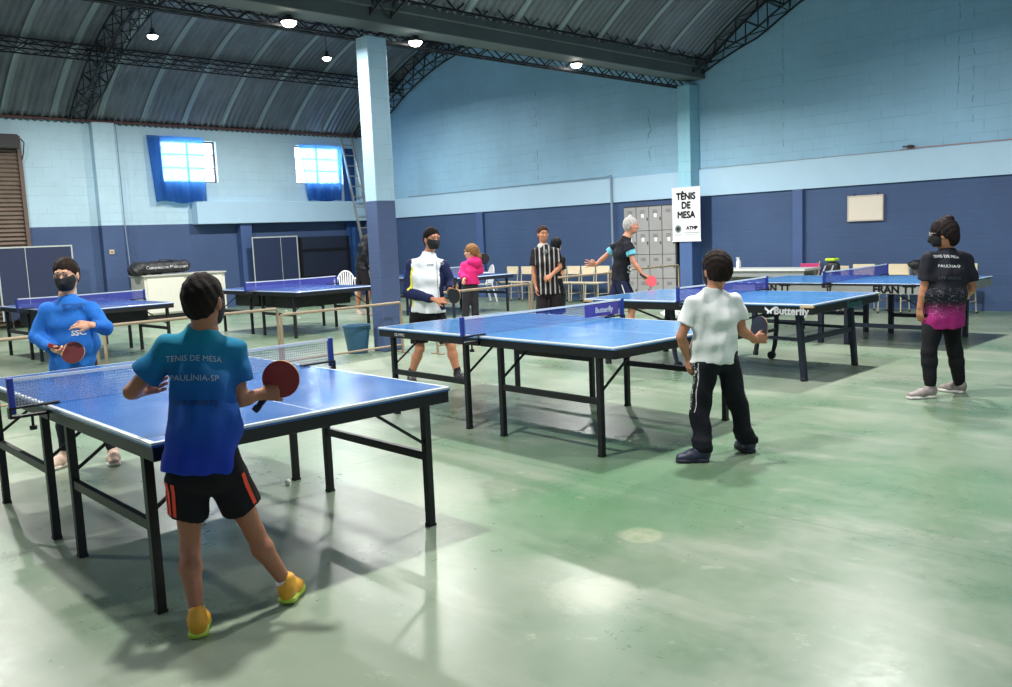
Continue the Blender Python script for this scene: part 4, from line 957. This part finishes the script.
    for X in 'AB':
        hp, kn, an = J['hip'+X], J['kn'+X], J['an'+X]
        if bt_ == 'shorts': bp_.append(pr(('f', hp, hp.lerp(kn, bf), .086*b*leg, .088*b*leg*(1.0+flare)), .025))
        elif bt_ == 'loose': bp_ += [pr(('c', hp, kn, .088*b*leg, .068*b*leg), .03), pr(('f', kn, kn.lerp(an, bf), .068*b*leg, .060*b*leg), .02), pr(('s', kn.lerp(an, bf*.86), (.066*b, .066*b, .03)), .02), pr(('s', kn.lerp(an, bf*.68), (.066*b, .064*b, .025)), .02)]
        else: bp_ += [pr(('c', hp, kn, .080*b*leg, .056*b*leg), .03), pr(('c', kn, kn.lerp(an, .3), .055*b*leg, .058*b*leg), .02), pr(('f', kn.lerp(an, .3), kn.lerp(an, bf), .058*b*leg, .043*b*leg), .02)]
    bp_.append(pr((folds*.8, A(side)*31+A(UP)*13, A(UP)*23+A(f)*19), 0, 'wave'))
    bo = sdf_obj('shorts' if bt_ == 'shorts' else 'trousers', [(bp_, res*.85)], bmat, r, base)
    if shoes:
        for X in 'AB':
            dv, L, mu, ms = shoes[X][:4]; lift = shoes[X][4] if len(shoes[X]) > 4 else 0
            an = J['an'+X]; d = V((*cdir(*dv).xy, 0)).normalized(); hl = V((an.x, an.y, 0))-d*L*.22; shoe('shoe', hl, hl+d*L, mu, ms, base, r, shoes.get('k', 1.), lift)
            if socks: sdf_obj('sock', [([pr(('f', V((an.x, an.y, .07)), V((an.x, an.y, .07)).lerp(J['kn'+X], socks[0]), .036*b*leg, .037*b*leg))], .006)], socks[1], r, base)
    return r, J, base, so, bo, (P, S, k, hsd, hf, hu)
def bvh_of(o, base):
    me = o.data; return BVHTree.FromPolygons([v.co+base for v in me.vertices], [tuple(p.vertices) for p in me.polygons])
def cloth_text(t, size, o, base, org, ex, ey, m, bold=0., arc=0., sx=1., name='lettering'):
    ex = V(ex).normalized(); ey = V(ey); ey = (ey-ex*ey.dot(ex)).normalized(); n = ex.cross(ey)
    q = place_text(t, size, org, ex, ey, m, name, o, bold, bvh=bvh_of(o, base), ray=-n, off=.003, arc=arc, sx=sx)
    for v in q.data.vertices: v.co -= base
    return q
# ---------- 1 the boy in front
def g_boy(nt, vec, x, y, z, col):
    n = noise(nt, vec, 4, 3); t = mth(nt, 'ADD', z, mth(nt, 'MULTIPLY', mth(nt, 'SUBTRACT', n, .5), .12))
    c = mixc(nt, rng(nt, t, .72, 1.0), srgb(22, 52, 158), srgb(18, 84, 150)); return mixc(nt, rng(nt, t, .98, 1.22), c, srgb(16, 122, 146))
SK1 = skinmat('skin_brown', (150, 98, 74)); SK2 = skinmat('skin_light', (206, 156, 128)); SK3 = skinmat('skin_mid', (180, 122, 92))
M_yel = mat('yellow_orange_shoe', (206, 150, 40), .5); M_yels = mat('lime_sole', (170, 196, 60), .5)
nb1 = cdir(.15, 1)
bj = dict(head=(204.5, 301, .02), neck=(204, 330, .03), shA=(169, 349, -.01), shB=(234, 350, .07), elA=(131, 392, -.03), wrA=(141, 391, .12), elB=(240, 400, .06), wrB=(261, 394, .11),
          pelvis=(206, 474, -.06), hipA=(188, 480, -.07), hipB=(228, 478, -.02), hem=(200, 474, -.07), knA=(190, 545, -.02), anA=(197, 614, -.12), knB=(254, 531, .08), anB=(287, 584, .16))
hdir1 = (at(258, 407, 3.52)-at(282, 378, 3.50)).normalized()
boy = person(3.43, bj, 'boy seen from behind in blue lettered shirt, black shorts and yellow shoes, holding paddle', H=.205, face=(.28, 1, -.08), build=.93, res=.009, skin=SK1, hair=(.007, .50, -.050),
    haircol=(30, 24, 22), shirt=clothmat('teal_to_blue_dyed_shirt', (20, 60, 150), g_boy), shirt_r=1.03, sleeve=('short', .60), belly=1.22, bottom=('shorts', .52), bmat=clothmat('black_shorts_cloth', (16, 16, 22)), flare=.06,
    shoes=dict(A=((-.30, 1), .23, M_yel, M_yels), B=((.02, 1), .23, M_yel, M_yels, .010), k=.95), socks=(.16, M_sock), arm=.92, leg=.94, folds=.008, hres=.0042,
    hands=dict(A=(cdir(.5, .55, .15), cdir(.5, -.6, .3), .150, dict(curl=(.35, .4, .45, .5), side=-1, thumb=(.8, .4))), B=(cdir(.75, .25, -.02), cdir(-.25, .9, -.15), .155, dict(curl=(.62, .72, .75, .78), side=1, thumb=(.5, .7)))))
r, J, B0, so, bo, hh = boy
paddle('table_tennis_paddle', at(281, 379, 3.56), hdir1, cdir(.25, -1, .25), 'red paddle held by the boy in the blue shirt in front', M_rubr, M_rubk)
M_silver = mat('silver_print', (150, 170, 190), .6)
up1 = (J['neck']-J['pelvis']).normalized(); ex1 = (J['shB']-J['shA']).normalized()
cloth_text('TENIS DE MESA', .032, so, B0, at(194, 358, 3.33), ex1, up1, M_silver, 0, arc=.5, sx=.95)
cloth_text('PAULÍNIA-SP', .032, so, B0, at(194, 378, 3.33), ex1, up1, M_silver, 0, arc=.3, sx=1.)
cloth_text('LFP-SPORTS', .030, so, B0, at(196, 403, 3.33), ex1, up1, mat('dark_navy_print', (14, 30, 66), .6), 0, arc=.2)
M_or = mat('orange_red_stripe', (226, 66, 40), .7)
def leg_stripe(o, base, hp, kn, t0, t1, th, dirs, w, m, name='side_stripe', rad=.12):
    """thin cloth strips laid on the outside of a trouser leg"""
    bv = bvh_of(o, base); ax = (kn-hp).normalized(); mb = MB()
    for dd in dirs:
        d = V(dd); d = (d-ax*d.dot(ax)).normalized(); s = ax.cross(d); row = []
        for i in range(th+1):
            c = hp.lerp(kn, t0+(t1-t0)*i/th)
            for e in (-1, 1):
                p = c+s*w*e/2; hit, *_ = bv.ray_cast(p+d*.4, -d); row.append((hit if hit is not None else p+d*rad)+d*.003-base)
        mb.add(row, [(2*i, 2*i+1, 2*i+3, 2*i+2) for i in range(th)])
    mb.build(name, m, o)
for k_ in range(3):
    leg_stripe(bo, B0, J['hipA'], J['knA'], -.05, .50, 10, [cdir(-1+.28*k_, -.45-.30*k_)], .017, M_or)
leg_stripe(bo, B0, J['hipB'], J['knB'], -.1, .50, 10, [cdir(1, -.42)], .018, M_or)
# ---------- 2 the masked boy opposite
def g_kid(nt, vec, x, y, z, col):
    n = noise(nt, vec, 9, 4); m_ = mth(nt, 'MULTIPLY', rng(nt, n, .42, .58), mth(nt, 'MULTIPLY', mth(nt, 'LESS_THAN', z, 1.12), mth(nt, 'GREATER_THAN', z, .80)))
    return mixc(nt, mth(nt, 'MULTIPLY', m_, .45), col, srgb(20, 84, 150))
kj = dict(head=(66, 275, 0), neck=(67, 296, .01), shA=(47, 311, 0), shB=(92, 309, 0), elA=(37, 337, -.04), wrA=(55, 350, -.17), elB=(105, 328, -.08), wrB=(91, 325, -.22),
          pelvis=(74, 362, .02), hipA=(64, 366, .02), hipB=(86, 366, .02), hem=(73, 372, .0), knA=(63, 412, 0), anA=(65, 455, .0), knB=(98, 410, 0), anB=(113, 452, .05))
M_bei = mat('beige_shoe', (196, 168, 150), .6); M_beis = mat('pale_sole', (206, 200, 186), .6)
kid = person(6.23, kj, 'boy with black mask in bright blue sweatshirt, facing the camera with a paddle', H=.232, face=(.12, -1, -.12), build=.95, res=.011, skin=SK2, hair=(.007, .86, -.016), haircol=(40, 30, 26),
    shirt=clothmat('bright_blue_sweatshirt', (40, 112, 200), g_kid), shirt_r=1.06, sleeve=('long', .88), bottom=('pants', .93), nk=-.05, bmat=clothmat('dark_grey_trousers', (38, 42, 52)), leg=.85,
    shoes=dict(A=((-.25, -1), .25, M_bei, M_beis), B=((.45, -1), .25, M_bei, M_beis)), folds=.006, belly=1.18,
    hands=dict(A=(cdir(.8, -.6, -.25), cdir(.3, .5, .8), .16, dict(curl=(.6, .65, .7, .7), side=1)), B=(cdir(-1, -.15, .12), cdir(-.2, .7, -.8), .165, dict(curl=(.15, .25, .35, .4), side=1, thumb=(.6, .2)))))
r, J, B0, so, bo, hh = kid
paddle('table_tennis_paddle', at(73, 352.5, 6.0), cdir(-.85, .1, .28), cdir(.30, -1, .35), 'dark red paddle held by the masked boy in blue sweatshirt', mat('dark_red_rubber', (92, 30, 34), .5), M_rubr)
ex = (J['shB']-J['shA']).normalized()
cloth_text('BETTEREEN', .030, so, B0, at(69, 306, 6.1), ex, UP, mat('navy_print', (24, 44, 90), .7), 0)
cloth_text('EXPLORE', .030, so, B0, at(69, 309.5, 6.1), ex, UP, mat('navy_print', (24, 44, 90), .7), 0)
cloth_text('SSC', .050, so, B0, at(76, 333.5, 6.1), ex, UP, M_wht, .002)
# ---------- 3 the boy in white
wj = dict(head=(716, 270, .0), neck=(714, 291, 0), shA=(694, 303, -.03), shB=(735, 302, .03), elA=(681, 337, -.04), wrA=(688, 358, .0), elB=(742, 331, .03), wrB=(755, 339.5, .06),
          pelvis=(716, 360, 0), hipA=(706, 368, -.02), hipB=(728, 366, .03), hem=(714, 362, 0), knA=(700, 412, -.03), anA=(703, 455, -.10), knB=(737, 404, .06), anB=(749, 446, .09))
M_nav = mat('navy_white_shoe', (38, 42, 66), .5, var=.4, nscale=60); M_navs = mat('dark_sole', (30, 32, 48), .6)
wk = person(5.68, wj, 'boy in white t-shirt and black tracksuit trousers seen from behind, right of the purple net', H=.232, face=(-.38, 1, .0), build=.93, res=.010, skin=SK3, hair=(.014, .15, -.06), haircol=(34, 26, 24),
    shirt=clothmat('white_tshirt_cloth', (214, 218, 216), var=.03), shirt_r=1.10, sleeve=('short', .66), mask=True, bottom=('loose', .93), bmat=clothmat('black_tracksuit', (20, 22, 30)), flare=.08,
    shoes=dict(A=((-.98, .1), .24, M_nav, M_navs), B=((-.15, 1), .24, M_nav, M_navs)), folds=.011,
    hands=dict(A=(cdir(.1, .1, -1), cdir(.9, .3, 0), .16, dict(curl=(.25, .3, .35, .4), side=-1)), B=(cdir(.8, .1, .05), cdir(-.2, 1, 0), .16, dict(curl=(.7, .75, .8, .8), side=1))))
r, J, B0, so, bo, hh = wk
paddle('table_tennis_paddle', at(759.5, 328, 5.80), cdir(-.16, 0, -1), cdir(-.92, -.45, .0), 'dark blue paddle held upright by the boy in white', mat('blue_black_rubber', (44, 58, 84), .5), M_rubk)
M_stw = mat('white_stripe_cloth', (220, 222, 220), .7)
leg_stripe(bo, B0, J['hipA'], J['knA'], -.1, 1.0, 14, [cdir(-1, -.6)], .050, M_stw); leg_stripe(bo, B0, J['hipB'], J['anB'], -.05, .60, 14, [cdir(1, -.1)], .014, M_stw)
axl = (J['knA']-J['hipA']).normalized()
q = place_text('MXK COOL', .062, J['hipA'].lerp(J['knA'], .42)+cdir(-1, -.6)*.3, -axl, cdir(-1, -.6).cross(-axl), M_ink, 'lettering', bo, .002, bvh=bvh_of(bo, B0), ray=-cdir(-1, -.6), off=.006)
for v in q.data.vertices: v.co -= B0
# ---------- 4 the woman in black
def g_wom(nt, vec, x, y, z, col):
    n = noise(nt, vec, 7, 5, .7); t = mth(nt, 'ADD', z, mth(nt, 'MULTIPLY', mth(nt, 'SUBTRACT', n, .5), .08))
    c = mixc(nt, rng(nt, t, .82, .70), col, srgb(150, 36, 108)); sw_ = noise(nt, scalev(nt, vec, (1, 1, 2)), 15, 2)
    m_ = mth(nt, 'MULTIPLY', mth(nt, 'LESS_THAN', mth(nt, 'ABSOLUTE', mth(nt, 'SUBTRACT', sw_, .5)), .006), mth(nt, 'MULTIPLY', mth(nt, 'LESS_THAN', z, .93), mth(nt, 'GREATER_THAN', z, .68)))
    return mixc(nt, mth(nt, 'MULTIPLY', m_, .7), c, srgb(170, 170, 186))
mj = dict(head=(943, 234, 0), neck=(947, 250, .02), shA=(929, 259, -.02), shB=(966, 260, .03), elA=(924, 289, -.02), wrA=(920, 307, .0), elB=(972, 288, .05), wrB=(966, 297, .24),
          pelvis=(942, 315, .02), hipA=(934, 322, .0), hipB=(950, 321, .05), hem=(944, 327, .02), knA=(929, 352, -.03), anA=(930, 388, -.06), knB=(955, 352, .06), anB=(960, 386, .10))
M_gsh = mat('grey_running_shoe', (136, 126, 124), .6, var=.5, nscale=50); M_gso = mat('off_white_sole', (206, 200, 196), .6)
wm = person(7.37, mj, 'woman in black and magenta shirt with glasses seen from behind, standing at right', H=.225, face=(-1, .55, -.08), build=1.0, res=.012, skin=SK3, hair=(.020, .35, -.03), haircol=(34, 26, 28),
    hairx=lambda P, S, k: [pr(S(0, -.05, .125, .045, .045, .035), .01), pr(S(0, -.075, -.055, .06, .05, .06), .03)], shirt=clothmat('black_magenta_sport_shirt', (30, 31, 40), g_wom), shirt_r=1.10, sleeve=('short', .72), bottom=('pants', .95),
    bmat=clothmat('black_leggings', (18, 19, 24)), shoes=dict(A=((-1, -.05), .265, M_gsh, M_gso), B=((-.45, .6), .25, M_gsh, M_gso)), belly=1.15, leg=1.05, folds=.006,
    hands=dict(A=(cdir(.05, .1, -1), cdir(.9, .3, 0), .165, dict(curl=(.2, .25, .3, .35), side=-1)), B=(cdir(-.5, .9, .1), cdir(-.3, 0, -1), .165, dict(curl=(.5, .5, .5, .5), side=1))))
r, J, B0, so, bo, hh = wm
P, S, k, hsd, hf, hu = hh
gl_ = MB()
for e in (-1, 1):
    c = P(e*.032, .103, .010)-B0; gl_.tube([c+(hsd*.024*math.cos(a)+hu*.017*math.sin(a)) for a in [2*math.pi*i/14 for i in range(15)]], .0022, 6)
    gl_.tube([P(e*.056, .10, .014)-B0, P(e*.078, .03, .014)-B0, P(e*.08, -.02, .005)-B0], .002, 6)
gl_.tube([P(-.008, .104, .012)-B0, P(.008, .104, .012)-B0], .002, 6).build('glasses', mat('pale_glasses_frame', (190, 190, 196), .3, .4), r)
hb = MB().tube([P(-.088, .0, .0)-B0, P(-.080, .0, .09)-B0, P(0, .0, .145)-B0, P(.080, .0, .09)-B0, P(.088, .0, .0)-B0], .008, 8)
hb.build('headband', M_mask, r, smooth=True)
up4 = (J['neck']-J['pelvis']).normalized(); ex4 = (J['shB']-J['shA']).normalized()
cloth_text('TENIS DE MESA', .032, so, B0, at(952, 256.5, 7.22), ex4, up4, M_wht, 0, arc=.7)
cloth_text('PAULÍNIA-SP', .032, so, B0, at(954, 266.5, 7.22), ex4, up4, M_wht, 0)
cloth_text('LFP SPORTS', .034, so, B0, at(953, 278.5, 7.22), ex4, up4, mat('dim_grey_print', (80, 84, 96), .6), 0)
# ---------- 5 the coach
def g_coach(nt, vec, x, y, z, col):
    # navy raglan panels with a yellow edge are painted by the side distance from the front centre
    return col
cj = dict(head=(432, 239, 0), neck=(428, 256, .02), shA=(412, 265, .03), shB=(443, 266, -.02), elA=(408, 293, -.02), wrA=(436, 300, -.28), elB=(451, 284, .02), wrB=(450, 290, -.22),
          pelvis=(427, 314, .02), hipA=(418, 320, .02), hipB=(438, 320, .0), hem=(427, 312, .02), knA=(420, 349, -.02), anA=(411, 376, .05), knB=(451, 346, -.04), anB=(458, 375, -.03))
M_cw = clothmat('white_tracktop_cloth', (222, 226, 230), var=.03); M_cn = clothmat('navy_tracktop_cloth', (28, 36, 72)); M_cy = mat('yellow_piping', (214, 208, 60), .7); M_bls = mat('black_shoe', (22, 24, 30), .5)
co = person(9.36, cj, 'man in white and navy track jacket with black mask, pointing beside the second table', H=.235, face=(.62, -1, -.05), build=1.08, res=.014, skin=SK3, hair=(.007, .86, -.012), haircol=(24, 20, 20),
    shirt=M_cw, shirt_r=1.08, sleeve=('long', .86), bottom=('shorts', .80), bmat=clothmat('black_shorts_cloth', (16, 16, 22)), shoes=dict(A=((.2, -1), .28, M_bls, M_bls), B=((.6, -1), .28, M_bls, M_bls)),
    socks=(.22, M_mask), collar=True, folds=.004, belly=1.08, leg=1.02,
    hands=dict(A=(cdir(.95, -.3, -.05), cdir(.1, .7, -.7), .185, dict(curl=(.05, .75, .8, .8), side=-1)), B=(cdir(.55, -.75, .1), cdir(-.2, -.1, 1), .185, dict(curl=(.3, .4, .45, .5), side=1))))
r, J, B0, so, bo, hh = co
shc = (J['shA']+J['shB'])/2; bb = 1.08*1.08
def paint(o, base, rules, mats):
    """give faces of one garment the colour of the cloth piece they belong to; rules: (material index, prims, distance)"""
    me = o.data
    for m_ in mats: me.materials.append(m_)
    n_ = len(me.polygons); c = np.zeros(n_*3); me.polygons.foreach_get('center', c); c = c.reshape(-1, 3)+A(base); idx = np.zeros(n_, np.int32)
    for i, prims, d, z0, z1 in rules: idx[(sdf(c, prims) < d) & (c[:, 2] > z0) & (c[:, 2] < z1)] = i
    me.polygons.foreach_set('material_index', idx)
f5 = cdir(.62, -1, 0); lft = (J['shA']-J['shB']).normalized()
slv = [pr(('c', J['sh'+X]+lft*(.03 if X == 'A' else -.025), J['el'+X], .062, .056), .01) for X in 'AB']+[pr(('c', J['el'+X], J['wr'+X], .056, .045), .01) for X in 'AB']
pan = [pr(('e', J['shA']+UP*.02+lft*.03-f5*.03, J['hem']+lft*.17-f5*.05, (.075, .13), (.085, .15), lft), .01), pr(('e', J['shB']+UP*.02-lft*.04-f5*.04, J['hem']-lft*.17-f5*.04, (.05, .10), (.05, .10), lft), .01)]
bck = [pr((shc-f5*.05, f5), 0, 'plane')]; bck = [pr(('s', shc-f5*.9-UP*.2, (.85, .85, .85)), .01)]
paint(so, B0, [(2, pan[:1], .022, .98, 1.22), (2, pan[:1], .03, .80, .95), (1, pan+slv, .006, 0, 3), (1, bck, .01, 0, 3)], [M_cn, M_cy])
def strip_on(o, base, pts, w, rayd, m, name, off=.006, bv=None):
    bv = bv or bvh_of(o, base); mb = MB(); rows = []; d = V(rayd).normalized()
    for i, p in enumerate(pts):
        t = (V(pts[min(i+1, len(pts)-1)])-V(pts[max(i-1, 0)])).normalized(); s = t.cross(d).normalized()
        for e in (-1, 1):
            q = V(p)+s*w*e/2; hit, *_ = bv.ray_cast(q-d*.6, d); rows.append((hit if hit is not None else q)-d*off-base)
    return mb.add(rows, [(2*i, 2*i+1, 2*i+3, 2*i+2) for i in range(len(pts)-1)]).build(name, m, o)
fw5 = CF
strip_on(so, B0, [at(435+.3*k_, 258+5*k_, 9.1) for k_ in range(10)], .006, CF, mat('grey_zip', (130, 134, 140), .5), 'zip')
cloth_text('ATMP', .028, so, B0, at(428, 266, 9.0), CR, UP, M_gry, .001)
MB_ = MB().lathe([(.025, 0), (.02, .001)], n=8)
cloth_text('O', .04, so, B0, at(441, 264, 9.1), CR, UP, M_gry, .003, name='crest')
paddle('table_tennis_paddle', at(454, 295.5, 9.0), cdir(.15, -.1, 1), cdir(-.5, -.8, .1), 'black paddle held under the hand of the man in the track jacket', M_rubk, M_rubk, rad=.080)
# ---------- 6 the girl in pink
gj = dict(head=(471, 252, 0), neck=(471, 261, .0), shA=(464.5, 266, -.02), shB=(476.5, 266, .03), elA=(462, 274, -.05), wrA=(464, 279, -.14), elB=(480, 271, .03), wrB=(480, 263.5, .0),
          pelvis=(470.5, 286, 0), hipA=(467, 290, 0), hipB=(474, 290, .02), hem=(470.5, 284, 0), knA=(465.5, 316, -.02), anA=(464.5, 340, -.02), knB=(475.5, 315, .02), anB=(476, 339, .03))
M_pks = mat('pink_shoe', (206, 60, 80), .6)
gi = person(12.63, gj, 'girl in bright pink hooded jacket with ponytail, holding up a black paddle', H=.215, face=(-.9, .35, 0), build=.85, res=.014, skin=SK2, hair=(.012, .45, -.02), haircol=(128, 92, 60), hres=.006,
    hairx=lambda P, S, k: [pr(('c', P(0, -.10, .05), P(.0, -.14, -.08), .03*k, .035*k), .02), pr(('c', P(.0, -.14, -.08), P(0, -.13, -.20), .035*k, .015*k), .02)],
    shirt=clothmat('bright_pink_jacket', (222, 44, 120)), shirt_r=1.22, sleeve=('long', .88), collar=True, bottom=('pants', .93), bmat=clothmat('dark_leggings', (48, 46, 52)), mask=False,
    shoes=dict(A=((-.3, -.6), .22, M_pks, M_pks), B=((-.1, -.8), .22, M_pks, M_pks)), hands=dict(A=(cdir(-.2, -.8, -.4), cdir(.5, .3, 0), .15, dict(curl=(.4, .4, .4, .4), side=1)), B=(cdir(.1, -.05, 1), cdir(-.6, .6, 0), .15, dict(curl=(.7, .7, .7, .7), side=1))))
r, J, B0, so, bo, hh = gi
sdf_obj('hood', [([pr(('s', J['neck']-cdir(-.9, .35)*.075-UP*.02, (.10, .075, .085))), pr(('c', J['neck']+cdir(0, 1)*.05, J['neck']-cdir(0, 1)*.05-UP*.01, .06, .06), .04)], .012)], clothmat('bright_pink_jacket', (222, 44, 120)), r, B0)
paddle('table_tennis_paddle', at(484, 259, 12.6), cdir(-.75, 0, -.55), cdir(.1, -1, .1), 'black paddle held up by the girl in pink', M_rubk, M_rubk, rad=.078)
# ---------- 7 the man in the striped shirt
def g_str(nt, vec, x, y, z, col):
    t = mth(nt, 'ADD', mth(nt, 'MULTIPLY', x, CR.x), mth(nt, 'MULTIPLY', y, CR.y)); s_ = mth(nt, 'LESS_THAN', mth(nt, 'FRACT', mth(nt, 'DIVIDE', mth(nt, 'ADD', t, .745), .070)), .28)
    s_ = mth(nt, 'MULTIPLY', s_, mth(nt, 'LESS_THAN', mth(nt, 'ABSOLUTE', mth(nt, 'ADD', t, -.03)), .20)); return mixc(nt, s_, col, srgb(160, 156, 156))
def g_shr(nt, vec, x, y, z, col): return mixc(nt, mth(nt, 'LESS_THAN', mth(nt, 'ABSOLUTE', mth(nt, 'SUBTRACT', z, .66)), .025), col, srgb(150, 40, 62))
sj = dict(head=(543, 234, 0), neck=(543, 246, .02), shA=(535, 252, .02), shB=(556, 252, -.01), elA=(533.5, 271, .0), wrA=(536, 287, -.03), elB=(560, 267, -.04), wrB=(551, 275.5, -.22),
          pelvis=(548, 293, 0), hipA=(542, 297, 0), hipB=(555, 297, 0), hem=(548, 294, 0), knA=(542, 321, -.02), anA=(541, 339, 0), knB=(557, 320, 0), anB=(558, 338, 0))
st_ = person(13.0, sj, 'man in black shirt with white vertical stripes standing before the chair row', H=.232, face=(.25, -1, 0), build=1.0, res=.014, skin=SK3, hair=(.009, .84, -.008), haircol=(52, 38, 32), hres=.0055,
    shirt=clothmat('black_striped_shirt', (24, 22, 26), g_str), shirt_r=1.10, sleeve=('short', .70), bottom=('shorts', .85), bmat=clothmat('dark_shorts_red_band', (34, 28, 32), g_shr), mask=False, flare=.1,
    shoes=dict(A=((-.2, -1), .28, M_bls, M_bls), B=((.3, -1), .28, M_bls, M_bls)), folds=.005, socks=(.5, mat('dark_sock', (50, 36, 38), .8)),
    hands=dict(A=(cdir(.05, -.1, -1), cdir(.8, 0, 0), .18, dict(curl=(.3, .35, .4, .4), side=1)), B=(cdir(-.8, -.3, -.35), cdir(0, .7, -.5), .18, dict(curl=(.6, .65, .7, .7), side=1))))
r, J, B0, so, bo, hh = st_
sdf_obj('collar', [([pr(('e', J['neck']+UP*.02, J['neck']-UP*.01, (.075, .07), (.085, .075), CR)), pr((J['neck']+UP*.035, (0, 0, 1)), 0, 'plane')], .010)], mat('grey_white_collar', (188, 182, 178), .8), r, B0)
cloth_text('O', .07, so, B0, at(545.5, 252, 12.85), CR, UP, M_gry, .01, name='crest')
# ---------- 8 the person half hidden behind him
hj = dict(head=(556.5, 245, 0), neck=(556, 254, 0), shA=(549, 259, .06), shB=(562, 259, -.04), elA=(549, 273, .1), wrA=(553, 281, .18), elB=(563, 274, -.04), wrB=(561, 284, .03),
          pelvis=(556, 290, 0), hipA=(552, 294, 0), hipB=(560, 294, 0), hem=(556, 294, 0), knA=(552, 316, 0), anA=(552, 334, 0), knB=(561, 316, 0), anB=(561, 334, 0))
person(14.3, hj, 'person with dark hair mostly hidden behind the man in the striped shirt', H=.225, face=(.5, 1, 0), build=.95, res=.018, skin=SK2, hair=(.016, .1, -.06), haircol=(26, 26, 32), hres=.007,
    shirt=clothmat('black_plain_shirt', (28, 28, 34)), shirt_r=1.05, sleeve=('short', .7), bottom=('shorts', .85), bmat=clothmat('dark_grey_shorts', (36, 32, 38)), mask=False,
    shoes=dict(A=((0, 1), .26, M_bls, M_bls), B=((.2, 1), .26, M_bls, M_bls)), hands=dict(A=(cdir(.3, .3, -1), cdir(.5, 1, 0), .17, dict(side=-1)), B=(cdir(0, .2, -1), cdir(-.5, .5, 0), .17, dict(side=1))))
# ---------- 9 the grey-haired man
nj = dict(head=(631, 225.5, 0), neck=(626, 238, .0), shA=(618, 245, .14), shB=(629, 245, -.14), elA=(605, 257, .22), wrA=(596, 264.5, .24), elB=(633, 261, -.20), wrB=(643, 275.5, -.24),
          pelvis=(620, 281, 0), hipA=(618, 285, .08), hipB=(623, 285, -.08), hem=(620, 281, 0), knA=(612, 311, .10), anA=(610, 334, .16), knB=(632, 311, -.08), anB=(630, 337, -.10))
M_lbl = clothmat('light_blue_sleeve_cloth', (110, 186, 208))
gm = person(12.3, nj, 'grey-haired man in black shirt with light blue sleeves, arm spread, seen in profile', H=.232, face=(1, .05, -.05), build=1.05, res=.014, skin=skinmat('skin_ruddy', (196, 136, 110)), hair=(.004, .84, -.020), haircol=(176, 172, 170), hres=.0055,
    shirt=clothmat('black_and_navy_shirt', (26, 28, 36)), shirt_r=1.0, sleeve=('short', .34), bottom=('shorts', .80), bmat=clothmat('navy_shorts', (26, 34, 66)), mask=False, flare=.35,
    shoes=dict(A=((1, 0), .28, M_gsh, M_gso), B=((1, -.1), .28, M_gsh, M_gso)), folds=.006,
    hands=dict(A=(cdir(-.95, .05, .15), cdir(.1, -.9, -.2), .19, dict(curl=(.0, .1, .12, .15), side=1, thumb=(.9, .1), spread=.3)), B=(cdir(.65, -.1, -.6), cdir(-.2, .9, -.2), .185, dict(curl=(.65, .7, .75, .75), side=1))))
r, J, B0, so, bo, hh = gm
for X in 'AB': sdf_obj('sleeve_band', [([pr(('f', J['sh'+X].lerp(J['el'+X], .30), J['sh'+X].lerp(J['el'+X], .66), .066, .070))], .01)], M_lbl, so, B0)
cloth_text('S', .15, so, B0, at(630.5, 270, 12.1), CR, UP, M_wht, .003)
leg_stripe(bo, B0, J['hipB'], J['knB'], -.05, .8, 8, [cdir(-.3, -1)], .015, M_stw)
paddle('table_tennis_paddle', at(651, 281, 12.0), cdir(-.8, 0, .55), cdir(.1, -1, .25), 'bright pink-red paddle held by the grey-haired man', mat('pink_red_rubber', (226, 84, 98), .5), M_rubk)
# ---------- 10 the person in the black jacket by the pillar
pj = dict(head=(379, 228, .0), neck=(372, 235, .0), shA=(364, 240, .10), shB=(369, 239, -.12), elA=(362, 255, .14), wrA=(371, 265, .14), elB=(364, 255, -.18), wrB=(370, 266, -.16),
          pelvis=(362, 270, 0), hipA=(361, 273, .08), hipB=(364, 273, -.08), hem=(362, 269, 0), knA=(359, 293, .08), anA=(358.5, 311.5, .08), knB=(368, 293, -.06), anB=(367.5, 312, -.06))
person(18.44, pj, 'person in black jacket and dark shorts leaning behind the free-standing pillar', H=.225, face=(1, -.2, -.3), build=1.10, res=.02, skin=SK3, hair=(.014, .5, 0), haircol=(30, 26, 26), hres=.008,
    shirt=clothmat('shiny_black_jacket', (30, 30, 36), rough=.45), shirt_r=1.12, sleeve=('long', .88), bottom=('shorts', .85), bmat=clothmat('dark_grey_shorts', (30, 32, 40)), mask=True, collar=True,
    shoes=dict(A=((.4, -1), .27, M_bei, M_beis), B=((.4, -1), .27, M_bei, M_beis)), hands=dict(A=(cdir(.6, 0, -.6), cdir(0, -1, 0), .18, dict(side=1)), B=(cdir(.6, 0, -.6), cdir(0, 1, 0), .18, dict(side=1))))
